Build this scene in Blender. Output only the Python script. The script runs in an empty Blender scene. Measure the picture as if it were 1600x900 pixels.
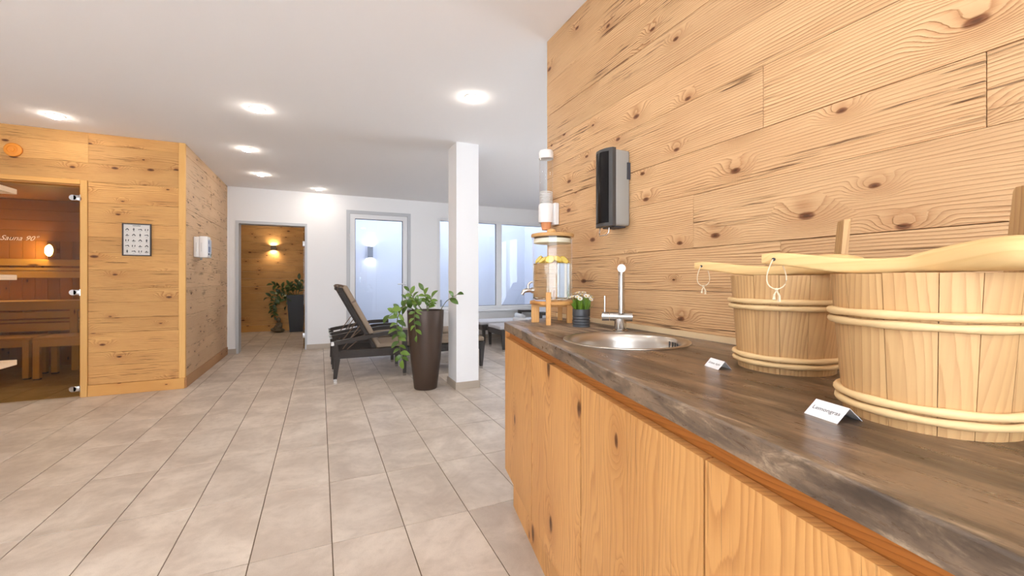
import bpy, bmesh, math, random
from mathutils import Vector, Matrix
random.seed(7)
PI = math.pi
SC = bpy.context.scene
COL = SC.collection

# ------------------------------------------------------------------ camera
ANG = math.atan(300 / 655.0)
EYE = 1.12
cam = bpy.data.cameras.new('camera')
cam.sensor_width = 36.0
cam.lens = 36.0 * 655 / 1600
cam.shift_y = -13 / 1600
cam.clip_start = 0.02
cam_o = bpy.data.objects.new('camera', cam)
cam_o.location = (0, 0, EYE)
cam_o.rotation_euler = (PI / 2, 0, -ANG)
COL.objects.link(cam_o)
SC.camera = cam_o

# ------------------------------------------------------------------ sky, exposure
W = bpy.data.worlds.new('sky')
SC.world = W
W.use_nodes = True
W.node_tree.nodes['Background'].inputs[0].default_value = (0.89, 0.935, 1.0, 1)
W.node_tree.nodes['Background'].inputs[1].default_value = 6.8
SC.view_settings.view_transform = 'Standard'
SC.view_settings.look = 'None'
SC.view_settings.gamma = 1
SC.view_settings.use_curve_mapping = False
SC.view_settings.exposure = 0.4
LAMP_POWER = 98.0          # emission of each ceiling downlight lens
LAMP_TINT = (1.0, 0.905, 0.80)

# ------------------------------------------------------------------ main measures
CEIL = 2.525
WALL_X = 1.22               # face of the wood wall behind the counter
WALL_END = 2.164
BACK_Y = 7.5
SAUNA_Y = 5.33
SAUNA_X = -1.265
TOP_Z = 0.9125              # worktop surface

# ------------------------------------------------------------------ node helper
class N:
    def __init__(s, name):
        s.m = bpy.data.materials.new(name)
        s.m.use_nodes = True
        s.t = s.m.node_tree
        for n in list(s.t.nodes):
            s.t.nodes.remove(n)
        s.out = s.t.nodes.new('ShaderNodeOutputMaterial')
    def new(s, typ, props=None, **inp):
        n = s.t.nodes.new(typ)
        for k, v in (props or {}).items():
            setattr(n, k, v)
        for k, v in inp.items():
            s.set(n, k, v)
        return n
    def set(s, n, k, v):
        key = int(k[1:]) if k[0] == 'i' and k[1:].isdigit() else k.replace('_', ' ')
        sock = n.inputs[key]
        if isinstance(v, bpy.types.NodeSocket):
            s.t.links.new(v, sock)
        elif isinstance(v, bpy.types.Node):
            s.t.links.new(v.outputs[0], sock)
        else:
            if isinstance(v, tuple) and len(v) == 3 and sock.type == 'RGBA':
                v = v + (1,)
            sock.default_value = v
    def math(s, op, a, b=None, c=None):
        n = s.t.nodes.new('ShaderNodeMath'); n.operation = op
        for i, v in enumerate((a, b, c)):
            if v is not None:
                s.set(n, 'i%d' % i, v)
        return n.outputs[0]
    def ramp(s, v, a, b, lo=0.0, hi=1.0):
        n = s.new('ShaderNodeMapRange', {'interpolation_type': 'SMOOTHSTEP'}, i0=v, i1=a, i2=b, i3=lo, i4=hi)
        return n.outputs[0]
    def mix(s, f, a, b, blend='MIX'):
        n = s.t.nodes.new('ShaderNodeMix'); n.data_type = 'RGBA'; n.blend_type = blend
        for k, v in ((0, f), (6, a), (7, b)):
            sock = n.inputs[k]
            if isinstance(v, bpy.types.NodeSocket):
                s.t.links.new(v, sock)
            else:
                sock.default_value = v + (1,) if isinstance(v, tuple) and len(v) == 3 else v
        return n.outputs[2]
    def noise(s, vec, scale, detail=2.0, rough=0.5, dist=0.0):
        n = s.new('ShaderNodeTexNoise', None, Vector=vec, Scale=scale, Detail=detail, Roughness=rough, Distortion=dist)
        return n.outputs[0]
    def comb(s, x, y, z):
        return s.new('ShaderNodeCombineXYZ', None, X=x, Y=y, Z=z).outputs[0]
    def bsdf(s, **k):
        b = s.new('ShaderNodeBsdfPrincipled')
        for kk, v in k.items():
            s.set(b, kk, v)
        s.t.links.new(b.outputs[0], s.out.inputs[0])
        return b
    def bump(s, h, strength, dist):
        return s.new('ShaderNodeBump', None, Height=h, Strength=strength, Distance=dist).outputs[0]

def srgb(r, g, b):
    f = lambda c: (c / 255 / 12.92) if c / 255 <= 0.04045 else ((c / 255 + 0.055) / 1.055) ** 2.4
    return (f(r), f(g), f(b))

def plain(name, col, rough=0.5, metal=0.0, spec=0.5, bump=None, **k):
    n = N(name)
    kw = dict(Base_Color=col, Roughness=rough, Metallic=metal)
    b = n.bsdf(**kw)
    b.inputs['Specular IOR Level'].default_value = spec
    for kk, v in k.items():
        n.set(b, kk, v)
    if bump:
        tc = n.new('ShaderNodeTexCoord').outputs['Object']
        h = n.noise(tc, bump[0], 4.0)
        n.set(b, 'Normal', n.bump(h, bump[1], bump[2]))
    return n.m

def emit(name, col, strength):
    n = N(name)
    e = n.new('ShaderNodeEmission', None, Color=col, Strength=strength)
    n.t.links.new(e.outputs[0], n.out.inputs[0])
    return n.m

def wood(name, light, dark, knot, grain='X', freq=110.0, knots=(2.6, 5.5, 0.42, 0.075), cracks=0.5,
         relief=0.0016, rough=0.55, contrast=0.5, vary=0.16, wander=0.9, spec=0.35):
    """Sawn timber: growth lines along one local axis, knots that bend them, dark checks."""
    n = N(name)
    tc = n.new('ShaderNodeTexCoord').outputs['Object']
    rnd = n.new('ShaderNodeObjectInfo').outputs['Random']
    sp = n.new('ShaderNodeSeparateXYZ', None, Vector=tc)
    X, Y, Z = sp.outputs
    g, c, t = {'X': (X, Z, Y), 'Y': (Y, Z, X), 'Z': (Z, X, Y), 'ZY': (Z, Y, X), 'YX': (Y, X, Z), 'XY': (X, Y, Z)}[grain]
    u = n.math('ADD', g, n.math('MULTIPLY', rnd, 37.0))
    v = n.math('ADD', n.math('ADD', c, n.math('MULTIPLY', t, 0.6)), n.math('MULTIPLY', rnd, 91.0))
    kv = n.comb(n.math('MULTIPLY', u, knots[0]), n.math('MULTIPLY', v, knots[1]), 0.0)
    vo = n.new('ShaderNodeTexVoronoi', {'voronoi_dimensions': '2D'}, Vector=kv, Scale=1.0, Randomness=1.0)
    dist = vo.outputs['Distance']
    cell = n.new('ShaderNodeSeparateColor', None, Color=vo.outputs['Color'])
    on = n.math('LESS_THAN', cell.outputs[0], knots[2])
    size = n.math('MULTIPLY_ADD', cell.outputs[1], 0.9, 0.45)
    wob = n.noise(n.comb(n.math('MULTIPLY', u, 30.0), n.math('MULTIPLY', v, 30.0), 0.0), 1.0, 2.0)
    dn = n.math('DIVIDE', n.math('ADD', dist, n.math('MULTIPLY', n.math('SUBTRACT', wob, 0.5), 0.03)), size)
    km = n.math('MULTIPLY', n.ramp(dn, knots[3], knots[3] * 0.55), on)
    kc = n.math('MULTIPLY', n.ramp(dn, knots[3] * 0.5, knots[3] * 0.15), on)
    halo = n.math('MULTIPLY', n.ramp(dn, knots[3] * 5, 0.0), on)
    low = n.noise(n.comb(n.math('MULTIPLY', u, 1.1), n.math('MULTIPLY', v, 5.0), 3.0), 1.0, 2.0)
    fine = n.noise(n.comb(n.math('MULTIPLY', u, 5.0), n.math('MULTIPLY', v, 160.0), 1.0), 1.0, 3.0, 0.6)
    ph = n.math('ADD', n.math('MULTIPLY', v, freq), n.math('MULTIPLY', low, wander * 9))
    ph = n.math('ADD', ph, n.math('MULTIPLY', halo, 5.0))
    ph = n.math('ADD', ph, n.math('MULTIPLY', fine, 0.5))
    ring = n.math('FRACT', ph)
    line = n.math('POWER', ring, 2.2)
    line = n.math('MULTIPLY', line, n.ramp(ring, 1.0, 0.88))
    line = n.math('MULTIPLY', line, n.ramp(low, 0.3, 0.62, 0.45, 1.0))
    amt = n.math('MULTIPLY', n.math('ADD', n.math('MULTIPLY', line, 0.8), n.math('MULTIPLY', fine, 0.45)), contrast)
    col = n.mix(amt, light, dark)
    patch = n.noise(n.comb(n.math('MULTIPLY', u, 1.7), n.math('MULTIPLY', v, 3.0), 7.0), 1.0, 3.0)
    col = n.mix(n.ramp(patch, 0.4, 0.75, 0.0, 0.45), col, n.mix(0.35, dark, light))
    col = n.mix(n.math('MULTIPLY', halo, 0.35), col, dark)
    col = n.mix(n.math('MULTIPLY', km, 0.85), col, knot)
    col = n.mix(n.math('MULTIPLY', kc, 0.6), col, tuple(x * 0.35 for x in knot))
    h = n.math('SUBTRACT', n.math('MULTIPLY', line, -0.55), n.math('MULTIPLY', fine, 0.25))
    if cracks > 0:
        cn = n.noise(n.comb(n.math('MULTIPLY', u, 3.6), n.math('MULTIPLY', v, 130.0), 5.0), 1.0, 3.0, 0.6, 0.25)
        cp = n.noise(n.comb(n.math('MULTIPLY', u, 1.5), n.math('MULTIPLY', v, 7.0), 11.0), 1.0, 2.0)
        cr = n.math('MULTIPLY', n.ramp(cn, 0.58, 0.66), n.ramp(cp, 0.47, 0.60))
        cr = n.math('MULTIPLY', cr, cracks)
        col = n.mix(cr, col, tuple(x * 0.55 for x in knot))
        h = n.math('SUBTRACT', h, n.math('MULTIPLY', cr, 1.6))
    val = n.math('MULTIPLY_ADD', rnd, vary, 1.0 - vary / 2)
    hs = n.new('ShaderNodeHueSaturation', None, Color=col, Value=val)
    b = n.bsdf(Base_Color=hs.outputs[0], Roughness=rough)
    b.inputs['Specular IOR Level'].default_value = spec
    n.set(b, 'Normal', n.bump(h, 0.8, relief))
    return n.m

def pane_mat(name, tint, gloss=1.0, rough=0.0):
    """Thin sheet of glass: tinted see-through plus Fresnel reflection."""
    n = N(name)
    tr = n.new('ShaderNodeBsdfTransparent', None, Color=tint)
    gl = n.new('ShaderNodeBsdfGlossy', None, Color=(1, 1, 1), Roughness=rough)
    fa = n.new('ShaderNodeLayerWeight', None, Blend=0.5).outputs['Facing']
    fr = n.math('MULTIPLY_ADD', n.math('POWER', fa, 5.0), 0.95, 0.035)
    mx = n.new('ShaderNodeMixShader', None, i0=n.math('MULTIPLY', fr, gloss), i1=tr, i2=gl)
    n.t.links.new(mx.outputs[0], n.out.inputs[0])
    return n.m

M = {}
M['plaster'] = plain('white_plaster', (0.86, 0.85, 0.845), 0.9, spec=0.1, bump=(60, 0.05, 0.001))
M['ceiling'] = plain('ceiling_paint', (0.90, 0.885, 0.88), 0.95, spec=0.05)
M['court'] = plain('court_plaster', (0.60, 0.635, 0.73), 0.95, spec=0.05, bump=(25, 0.1, 0.003))
M['spruce'] = wood('aged_spruce', srgb(236, 196, 147), srgb(162, 106, 60), srgb(104, 54, 24), 'Y', freq=115, cracks=0.85, relief=0.006, contrast=0.95, vary=0.2, knots=(4.0, 8.0, 0.55, 0.085))
M['spruce_x'] = wood('aged_spruce_front', srgb(230, 180, 112), srgb(164, 102, 46), srgb(96, 48, 20), 'X', freq=75, cracks=0.7, relief=0.003, contrast=0.9, vary=0.2, knots=(3.2, 7.0, 0.5, 0.10))
M['spruce_hacked'] = wood('hacked_spruce', srgb(226, 190, 150), srgb(190, 145, 105), srgb(95, 56, 34), 'Y', freq=75, cracks=0.9, relief=0.006, contrast=0.7, knots=(5.0, 12.0, 0.3, 0.12))
M['spruce_post'] = wood('spruce_post', srgb(232, 184, 112), srgb(200, 140, 70), srgb(120, 64, 28), 'Z', freq=80, cracks=0.0, relief=0.0006)
M['spruce_rail'] = wood('spruce_rail', srgb(226, 172, 100), srgb(190, 126, 60), srgb(120, 64, 28), 'X', freq=80, cracks=0.0, relief=0.0006)
M['spruce_rail_y'] = wood('spruce_rail_lengthwise', srgb(196, 150, 105), srgb(160, 110, 70), srgb(90, 50, 24), 'Y', freq=80, cracks=0.1, relief=0.0006)
M['oak'] = wood('oak_veneer', srgb(226, 170, 104), srgb(160, 98, 44), srgb(96, 54, 24), 'ZY', freq=48, cracks=0.3, relief=0.0008, contrast=0.75, knots=(2.4, 4.2, 0.5, 0.085), wander=1.8, rough=0.45, vary=0.08)
M['oak_dark'] = wood('oak_grip_rail', srgb(190, 118, 52), srgb(128, 70, 26), srgb(80, 42, 18), 'Y', freq=120, cracks=0.2, relief=0.0008, contrast=0.7, knots=(1.5, 9.0, 0.0, 0.06), wander=1.6)
M['bench'] = wood('sauna_bench_wood', srgb(232, 188, 104), srgb(200, 148, 70), srgb(120, 70, 30), 'X', freq=70, cracks=0.0, relief=0.0004, knots=(1.0, 4.0, 0.15, 0.06))
M['bench_z'] = wood('sauna_bench_leg_wood', srgb(232, 188, 104), srgb(200, 148, 70), srgb(120, 70, 30), 'Z', freq=70, cracks=0.0, relief=0.0004, knots=(1.0, 4.0, 0.15, 0.06))
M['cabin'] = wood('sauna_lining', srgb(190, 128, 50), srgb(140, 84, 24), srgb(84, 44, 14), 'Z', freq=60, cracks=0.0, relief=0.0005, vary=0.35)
M['cabin_x'] = wood('sauna_lining_horizontal', srgb(190, 128, 50), srgb(140, 84, 24), srgb(84, 44, 14), 'X', freq=60, cracks=0.1, relief=0.0005, vary=0.3)
M['shelf'] = wood('pale_shelf_wood', srgb(238, 208, 172), srgb(214, 170, 124), srgb(150, 96, 54), 'YX', freq=60, cracks=0.0, relief=0.0003, knots=(1, 3, 0.1, 0.05))
M['stave'] = wood('bucket_stave_wood', srgb(218, 178, 124), srgb(152, 100, 54), srgb(140, 88, 42), 'Z', freq=95, cracks=0.0, relief=0.0008, contrast=0.62, knots=(1.5, 3.0, 0.12, 0.05), vary=0.2, wander=1.4)
M['cane'] = wood('bent_cane', srgb(236, 204, 152), srgb(204, 162, 106), srgb(180, 130, 80), 'X', freq=40, cracks=0.0, relief=0.0002, contrast=0.3, knots=(1, 3, 0.0, 0.05))
M['ladle'] = wood('ladle_wood', srgb(234, 198, 138), srgb(200, 150, 86), srgb(150, 90, 40), 'X', freq=70, cracks=0.0, relief=0.0002, contrast=0.45, knots=(4, 8, 0.25, 0.08), vary=0.05)
M['stand'] = wood('stand_wood', srgb(226, 172, 104), srgb(190, 128, 66), srgb(120, 70, 30), 'Z', freq=110, cracks=0.0, relief=0.0003, vary=0.06)
M['lid'] = wood('lid_wood', srgb(222, 176, 116), srgb(186, 132, 74), srgb(120, 70, 30), 'XY', freq=110, cracks=0.0, relief=0.0003)

def tile_mat():
    n = N('greige_floor_tile')
    tc = n.new('ShaderNodeTexCoord').outputs['Object']
    rnd = n.new('ShaderNodeObjectInfo').outputs['Random']
    loc = n.new('ShaderNodeObjectInfo').outputs['Location']
    ofs = n.new('ShaderNodeVectorMath', {'operation': 'ADD'}, i0=tc, i1=n.comb(n.math('MULTIPLY', rnd, 40.0), n.math('MULTIPLY', rnd, 17.0), 0.0)).outputs[0]
    a = n.noise(ofs, 3.2, 5.0, 0.6, 0.6)
    b_ = n.noise(ofs, 22.0, 4.0, 0.6)
    fine = n.noise(ofs, 260.0, 2.0)
    col = n.mix(n.ramp(a, 0.3, 0.72), srgb(188, 172, 156), srgb(220, 206, 190))
    col = n.mix(n.ramp(b_, 0.45, 0.8, 0.0, 0.35), col, srgb(178, 160, 142))
    col = n.mix(n.ramp(fine, 0.35, 0.7, 0.0, 0.12), col, srgb(140, 124, 108))
    hs = n.new('ShaderNodeHueSaturation', None, Color=col, Value=n.math('MULTIPLY_ADD', rnd, 0.10, 0.94))
    b = n.bsdf(Base_Color=hs.outputs[0], Roughness=n.ramp(b_, 0.3, 0.7, 0.38, 0.5))
    b.inputs['Specular IOR Level'].default_value = 0.4
    n.set(b, 'Normal', n.bump(fine, 0.15, 0.0006))
    return n.m
M['tile'] = tile_mat()
M['grout'] = plain('brown_grout', srgb(112, 96, 80), 0.95, spec=0.1)
M['skirting'] = plain('greige_skirting_tile', srgb(176, 162, 146), 0.5, bump=(12, 0.05, 0.001))

def worktop_mat():
    n = N('slate_worktop')
    tc = n.new('ShaderNodeTexCoord').outputs['Object']
    mp = n.new('ShaderNodeMapping', None, Vector=tc, Rotation=(0, 0, -0.1), Scale=(9.0, 1.6, 9.0)).outputs[0]
    a = n.noise(mp, 1.3, 6.0, 0.62, 0.9)
    st = n.new('ShaderNodeMapping', None, Vector=tc, Rotation=(0, 0, -0.1), Scale=(60.0, 5.0, 40.0)).outputs[0]
    b_ = n.noise(st, 1.0, 5.0, 0.7, 0.7)
    sp = n.noise(tc, 140.0, 3.0, 0.6)
    col = n.mix(n.ramp(a, 0.34, 0.68), srgb(72, 59, 49), srgb(152, 127, 103))
    col = n.mix(n.math('MULTIPLY', n.ramp(b_, 0.5, 0.7), n.ramp(a, 0.38, 0.6, 0.15, 0.8)), col, srgb(196, 172, 144))
    col = n.mix(n.ramp(sp, 0.5, 0.8, 0.0, 0.35), col, srgb(48, 42, 38))
    b = n.bsdf(Base_Color=col, Roughness=n.ramp(b_, 0.3, 0.8, 0.26, 0.42))
    b.inputs['Specular IOR Level'].default_value = 0.5
    n.set(b, 'Normal', n.bump(n.math('ADD', b_, n.math('MULTIPLY', sp, 0.5)), 0.25, 0.0008))
    return n.m
M['worktop'] = worktop_mat()

def wicker_mat():
    n = N('dark_wicker')
    tc = n.new('ShaderNodeTexCoord').outputs['Object']
    sp = n.new('ShaderNodeSeparateXYZ', None, Vector=tc)
    cx = n.math('ADD', sp.outputs[0], sp.outputs[1])
    sx = n.math('SINE', n.math('MULTIPLY', cx, 260.0))
    sz = n.math('SINE', n.math('MULTIPLY', sp.outputs[2], 400.0))
    h = n.math('MULTIPLY', sx, sz)
    col = n.mix(n.ramp(h, -0.4, 0.8), srgb(30, 25, 22), srgb(74, 64, 58))
    b = n.bsdf(Base_Color=col, Roughness=0.45)
    n.set(b, 'Normal', n.bump(h, 0.7, 0.003))
    return n.m
M['wicker'] = wicker_mat()
M['taupe'] = plain('taupe_cushion', srgb(150, 132, 114), 0.9, spec=0.1, bump=(300, 0.2, 0.0006))
M['grey_cushion'] = plain('light_grey_cushion', srgb(206, 204, 206), 0.9, spec=0.1, bump=(300, 0.2, 0.0006))
M['towel'] = plain('white_terry', (0.86, 0.86, 0.86), 0.95, spec=0.05, bump=(420, 0.5, 0.002))
M['chrome'] = plain('polished_chrome', (0.58, 0.565, 0.55), 0.12, 1.0)
M['steel'] = plain('brushed_steel', (0.56, 0.52, 0.47), 0.30, 1.0)
M['alu'] = plain('satin_aluminium', (0.70, 0.70, 0.71), 0.4, 0.8)
M['white_frame'] = plain('white_lacquer', (0.80, 0.80, 0.81), 0.4)
M['grey_frame'] = plain('light_grey_frame', (0.52, 0.53, 0.55), 0.4)
M['seal'] = plain('dark_gasket', (0.05, 0.05, 0.06), 0.6)
M['black_gloss'] = plain('glossy_black_plastic', (0.008, 0.007, 0.007), 0.12, spec=0.15)
M['dark_plastic'] = plain('charcoal_plastic', (0.05, 0.047, 0.045), 0.45)
M['grey_plastic'] = plain('grey_plastic', srgb(150, 148, 142), 0.45)
M['white_plastic'] = plain('white_plastic', (0.82, 0.80, 0.78), 0.35)
M['blue_print'] = plain('blue_grey_print', srgb(120, 138, 172), 0.5)
M['pale_print'] = plain('pale_blue_label', srgb(196, 206, 222), 0.5)
M['green_print'] = plain('green_print', srgb(70, 120, 96), 0.5)
M['planter'] = plain('dark_bronze_planter', srgb(74, 58, 48), 0.42, 0.25, bump=(7, 0.1, 0.002))
M['planter_black'] = plain('black_planter', srgb(34, 30, 30), 0.4)
M['soil'] = plain('potting_soil', srgb(46, 34, 26), 1.0, bump=(120, 0.8, 0.01))
M['stem'] = plain('plant_stem', srgb(96, 100, 58), 0.6)
M['pot'] = plain('anthracite_pot', srgb(62, 64, 68), 0.4)
M['petal'] = plain('white_petals', (0.88, 0.86, 0.82), 0.7)
M['pollen'] = plain('yellow_flower_eye', srgb(226, 186, 60), 0.7)
M['paper'] = plain('white_card', (0.86, 0.85, 0.86), 0.7, spec=0.2)
M['print_paper'] = plain('grey_print_paper', srgb(216, 212, 206), 0.7, spec=0.2)
M['ink'] = plain('dark_ink', (0.03, 0.03, 0.03), 0.7)
M['frame_dark'] = plain('dark_picture_frame', srgb(48, 34, 26), 0.4)
M['orange_wood'] = wood('orange_round_wood', srgb(232, 150, 56), srgb(190, 96, 20), srgb(170, 80, 20), 'XY', freq=60, cracks=0.0, relief=0.0004)
M['string'] = plain('cotton_string', srgb(224, 204, 172), 0.9)
M['stone'] = plain('weathered_stone', srgb(118, 104, 82), 0.9, bump=(40, 0.5, 0.006))
M['etched'] = plain('etched_lettering', srgb(228, 200, 160), 0.7)
M['cup'] = plain('paper_cup', srgb(224, 150, 100), 0.7)
M['lemon'] = plain('lemon_flesh', srgb(250, 226, 120), 0.4)
M['lemon_rind'] = plain('lemon_rind', srgb(230, 190, 50), 0.45)
M['strap'] = plain('brown_strap', srgb(120, 100, 84), 0.8)
M['lamp_case'] = plain('bronze_lamp_case', srgb(120, 100, 76), 0.4, 0.4)
M['lamp_grey'] = plain('grey_lamp_case', srgb(120, 124, 134), 0.5)
M['downlight'] = emit('downlight_lens', LAMP_TINT, LAMP_POWER)
M['wall_glow'] = emit('wall_lamp_lens', (1.0, 0.82, 0.56), 220.0)
M['court_glow'] = emit('court_lamp_lens', (1.0, 0.93, 0.82), 110.0)
M['cabin_glow'] = emit('sauna_lamp_glass', (1.0, 0.86, 0.58), 150.0)
M['clear'] = pane_mat('window_glass', (0.96, 0.98, 1.0), 0.8)
M['amber'] = pane_mat('bronze_tinted_glass', (0.78, 0.68, 0.47), 0.7)
M['acrylic'] = pane_mat('clear_acrylic', (0.95, 0.95, 0.95), 1.0)
M['jar_glass'] = pane_mat('jar_glass', (0.97, 0.98, 0.98), 1.0)

def water_mat():
    n = N('lemon_water')
    g = n.new('ShaderNodeBsdfGlass', None, Color=(0.98, 0.97, 0.93), Roughness=0.0, IOR=1.33)
    n.t.links.new(g.outputs[0], n.out.inputs[0])
    return n.m
M['water'] = water_mat()

def leaf_mat(name, a, b):
    n = N(name)
    rnd = n.new('ShaderNodeObjectInfo').outputs['Random']
    tc = n.new('ShaderNodeTexCoord').outputs['Object']
    f = n.noise(tc, 30.0, 2.0)
    col = n.mix(n.math('ADD', n.math('MULTIPLY', rnd, 0.7), n.math('MULTIPLY', f, 0.3)), a, b)
    b_ = n.bsdf(Base_Color=col, Roughness=0.32)
    n.set(b_, 'Subsurface Weight', 0.0)
    return n.m
M['leaf'] = leaf_mat('glossy_leaf', srgb(46, 78, 28), srgb(128, 158, 62))
M['leaf_dark'] = leaf_mat('dark_glossy_leaf', srgb(36, 52, 24), srgb(84, 104, 52))
M['herb'] = leaf_mat('fine_foliage', srgb(96, 132, 40), srgb(140, 168, 60))

# ------------------------------------------------------------------ mesh helper
class MB:
    def __init__(s):
        s.v = []; s.f = []; s.sm = []
    def add(s, verts, faces, smooth=False):
        o = len(s.v)
        s.v += [tuple(p) for p in verts]
        for f in faces:
            s.f.append([i + o for i in f]); s.sm.append(smooth)
        return s
    def box(s, x0, x1, y0, y1, z0, z1):
        return s.prism([(x0, y0), (x1, y0), (x1, y1), (x0, y1)], z0, z1)
    def prism(s, poly, z0, z1):
        n = len(poly)
        a = sum(poly[i][0] * poly[(i + 1) % n][1] - poly[(i + 1) % n][0] * poly[i][1] for i in range(n))
        if a < 0:
            poly = poly[::-1]
        v = [(p[0], p[1], z0) for p in poly] + [(p[0], p[1], z1) for p in poly]
        f = [list(range(n))[::-1], list(range(n, 2 * n))]
        f += [[i, (i + 1) % n, n + (i + 1) % n, n + i] for i in range(n)]
        return s.add(v, f)
    def rbox(s, x0, x1, y0, y1, z0, z1, b=0.01, seg=2, smooth=True):
        bm = bmesh.new()
        bmesh.ops.create_cube(bm, size=1.0)
        for p in bm.verts:
            p.co = Vector(((x0 + x1) / 2 + p.co.x * (x1 - x0), (y0 + y1) / 2 + p.co.y * (y1 - y0), (z0 + z1) / 2 + p.co.z * (z1 - z0)))
        bmesh.ops.bevel(bm, geom=list(bm.edges), offset=b, segments=seg, affect='EDGES', profile=0.5)
        bm.verts.index_update()
        s.add([p.co for p in bm.verts], [[q.index for q in f.verts] for f in bm.faces], smooth)
        bm.free()
        return s
    def beam(s, a, b, w, h, up=(0, 0, 1), w2=None, h2=None):
        a = Vector(a); b = Vector(b); d = (b - a).normalized()
        r = d.cross(Vector(up))
        if r.length < 1e-5:
            r = Vector((1, 0, 0))
        r.normalize(); q = r.cross(d).normalized()
        w2 = w if w2 is None else w2; h2 = h if h2 is None else h2
        v = []
        for p, ww, hh in ((a, w, h), (b, w2, h2)):
            for i, j in ((-1, -1), (1, -1), (1, 1), (-1, 1)):
                v.append(p + r * (i * ww / 2) + q * (j * hh / 2))
        return s.add(v, [[3, 2, 1, 0], [4, 5, 6, 7], [0, 1, 5, 4], [1, 2, 6, 5], [2, 3, 7, 6], [3, 0, 4, 7]])
    def lathe(s, prof, n=32, c=(0, 0, 0), cap0=True, cap1=True, smooth=True):
        v = []; f = []
        for r, z in prof:
            for i in range(n):
                a = 2 * PI * i / n
                v.append((c[0] + r * math.cos(a), c[1] + r * math.sin(a), c[2] + z))
        for k in range(len(prof) - 1):
            for i in range(n):
                j = (i + 1) % n
                f.append([k * n + i, k * n + j, (k + 1) * n + j, (k + 1) * n + i])
        s.add(v, f, smooth)
        o = len(s.v) - len(v)
        if cap0:
            s.f.append([o + i for i in range(n)][::-1]); s.sm.append(False)
        if cap1:
            s.f.append([o + (len(prof) - 1) * n + i for i in range(n)]); s.sm.append(False)
        return s
    def tube(s, pts, rad, n=10, closed=False):
        pts = [Vector(p) for p in pts]
        m = len(pts)
        rr = rad if isinstance(rad, (list, tuple)) else [rad] * m
        v = []; f = []
        ref = Vector((0.13, 0.31, 0.94))
        for i, p in enumerate(pts):
            if closed:
                d = pts[(i + 1) % m] - pts[i - 1]
            else:
                d = pts[min(i + 1, m - 1)] - pts[max(i - 1, 0)]
            d.normalize()
            x = d.cross(ref)
            if x.length < 0.05:
                x = d.cross(Vector((1, 0, 0)))
            x.normalize(); y = d.cross(x)
            for k in range(n):
                a = 2 * PI * k / n
                v.append(p + x * (rr[i] * math.cos(a)) + y * (rr[i] * math.sin(a)))
        for i in range(m if closed else m - 1):
            j = (i + 1) % m
            for k in range(n):
                l = (k + 1) % n
                f.append([i * n + k, i * n + l, j * n + l, j * n + k])
        o = len(s.v)
        s.add(v, f, True)
        if not closed:
            s.f.append([o + k for k in range(n)][::-1]); s.sm.append(False)
            s.f.append([o + (m - 1) * n + k for k in range(n)]); s.sm.append(False)
        return s
    def cyl(s, a, b, r, n=20):
        return s.tube([a, b], r, n)
    def ball(s, c, r, n=16, m=10):
        rx, ry, rz = r if isinstance(r, tuple) else (r, r, r)
        v = []; f = []
        for i in range(1, m):
            t = PI * i / m
            for k in range(n):
                a = 2 * PI * k / n
                v.append((c[0] + rx * math.sin(t) * math.cos(a), c[1] + ry * math.sin(t) * math.sin(a), c[2] + rz * math.cos(t)))
        t0 = len(v); v.append((c[0], c[1], c[2] + rz)); v.append((c[0], c[1], c[2] - rz))
        for i in range(m - 2):
            for k in range(n):
                l = (k + 1) % n
                f.append([i * n + k, (i + 1) * n + k, (i + 1) * n + l, i * n + l])
        for k in range(n):
            l = (k + 1) % n
            f.append([t0, k, l]); f.append([t0 + 1, (m - 2) * n + l, (m - 2) * n + k])
        return s.add(v, f, True)
    def mesh(s, name, mat):
        me = bpy.data.meshes.new(name)
        me.from_pydata(s.v, [], s.f)
        me.polygons.foreach_set('use_smooth', s.sm)
        bm = bmesh.new(); bm.from_mesh(me)
        bmesh.ops.recalc_face_normals(bm, faces=bm.faces)
        bm.to_mesh(me); bm.free()
        me.materials.append(mat)
        me.set_sharp_from_angle(angle=0.75)
        return me
    def build(s, name, mat, parent=None, loc=None, rot=None):
        return link(name, s.mesh(name, M[mat] if isinstance(mat, str) else mat), parent, loc, rot)

def link(name, data, parent=None, loc=None, rot=None):
    o = bpy.data.objects.new(name, data)
    COL.objects.link(o)
    if parent is not None:
        o.parent = parent
    if loc is not None:
        o.location = loc
    if rot is not None:
        o.rotation_euler = rot
    return o

def centred(name, x0, x1, y0, y1, z0, z1, mat, parent=None, b=0.0):
    """A board whose own origin is its middle (so its grain is its own)."""
    hx, hy, hz = (x1 - x0) / 2, (y1 - y0) / 2, (z1 - z0) / 2
    m = MB()
    if b:
        m.rbox(-hx, hx, -hy, hy, -hz, hz, b, 1, False)
    else:
        m.box(-hx, hx, -hy, hy, -hz, hz)
    return m.build(name, mat, parent, ((x0 + x1) / 2, (y0 + y1) / 2, (z0 + z1) / 2))

def tag(o, label=None, cat=None, group=None, kind=None):
    if label: o['label'] = label
    if cat: o['category'] = cat
    if group: o['group'] = group
    if kind: o['kind'] = kind
    return o

def thing(name, label, cat, loc=(0, 0, 0), rotz=0.0, group=None):
    o = link(name, None, None, loc, (0, 0, rotz))
    o.empty_display_size = 0.1
    return tag(o, label, cat, group)

def struct(name, mb, mat, label, cat, parent=None):
    o = mb.build(name, mat, parent)
    return tag(o, label, cat, None, 'structure') if parent is None else o

def copy_tree(o, parent=None):
    c = o.copy(); COL.objects.link(c); c.parent = parent
    for ch in list(o.children):
        copy_tree(ch, c)
    return c

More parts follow.
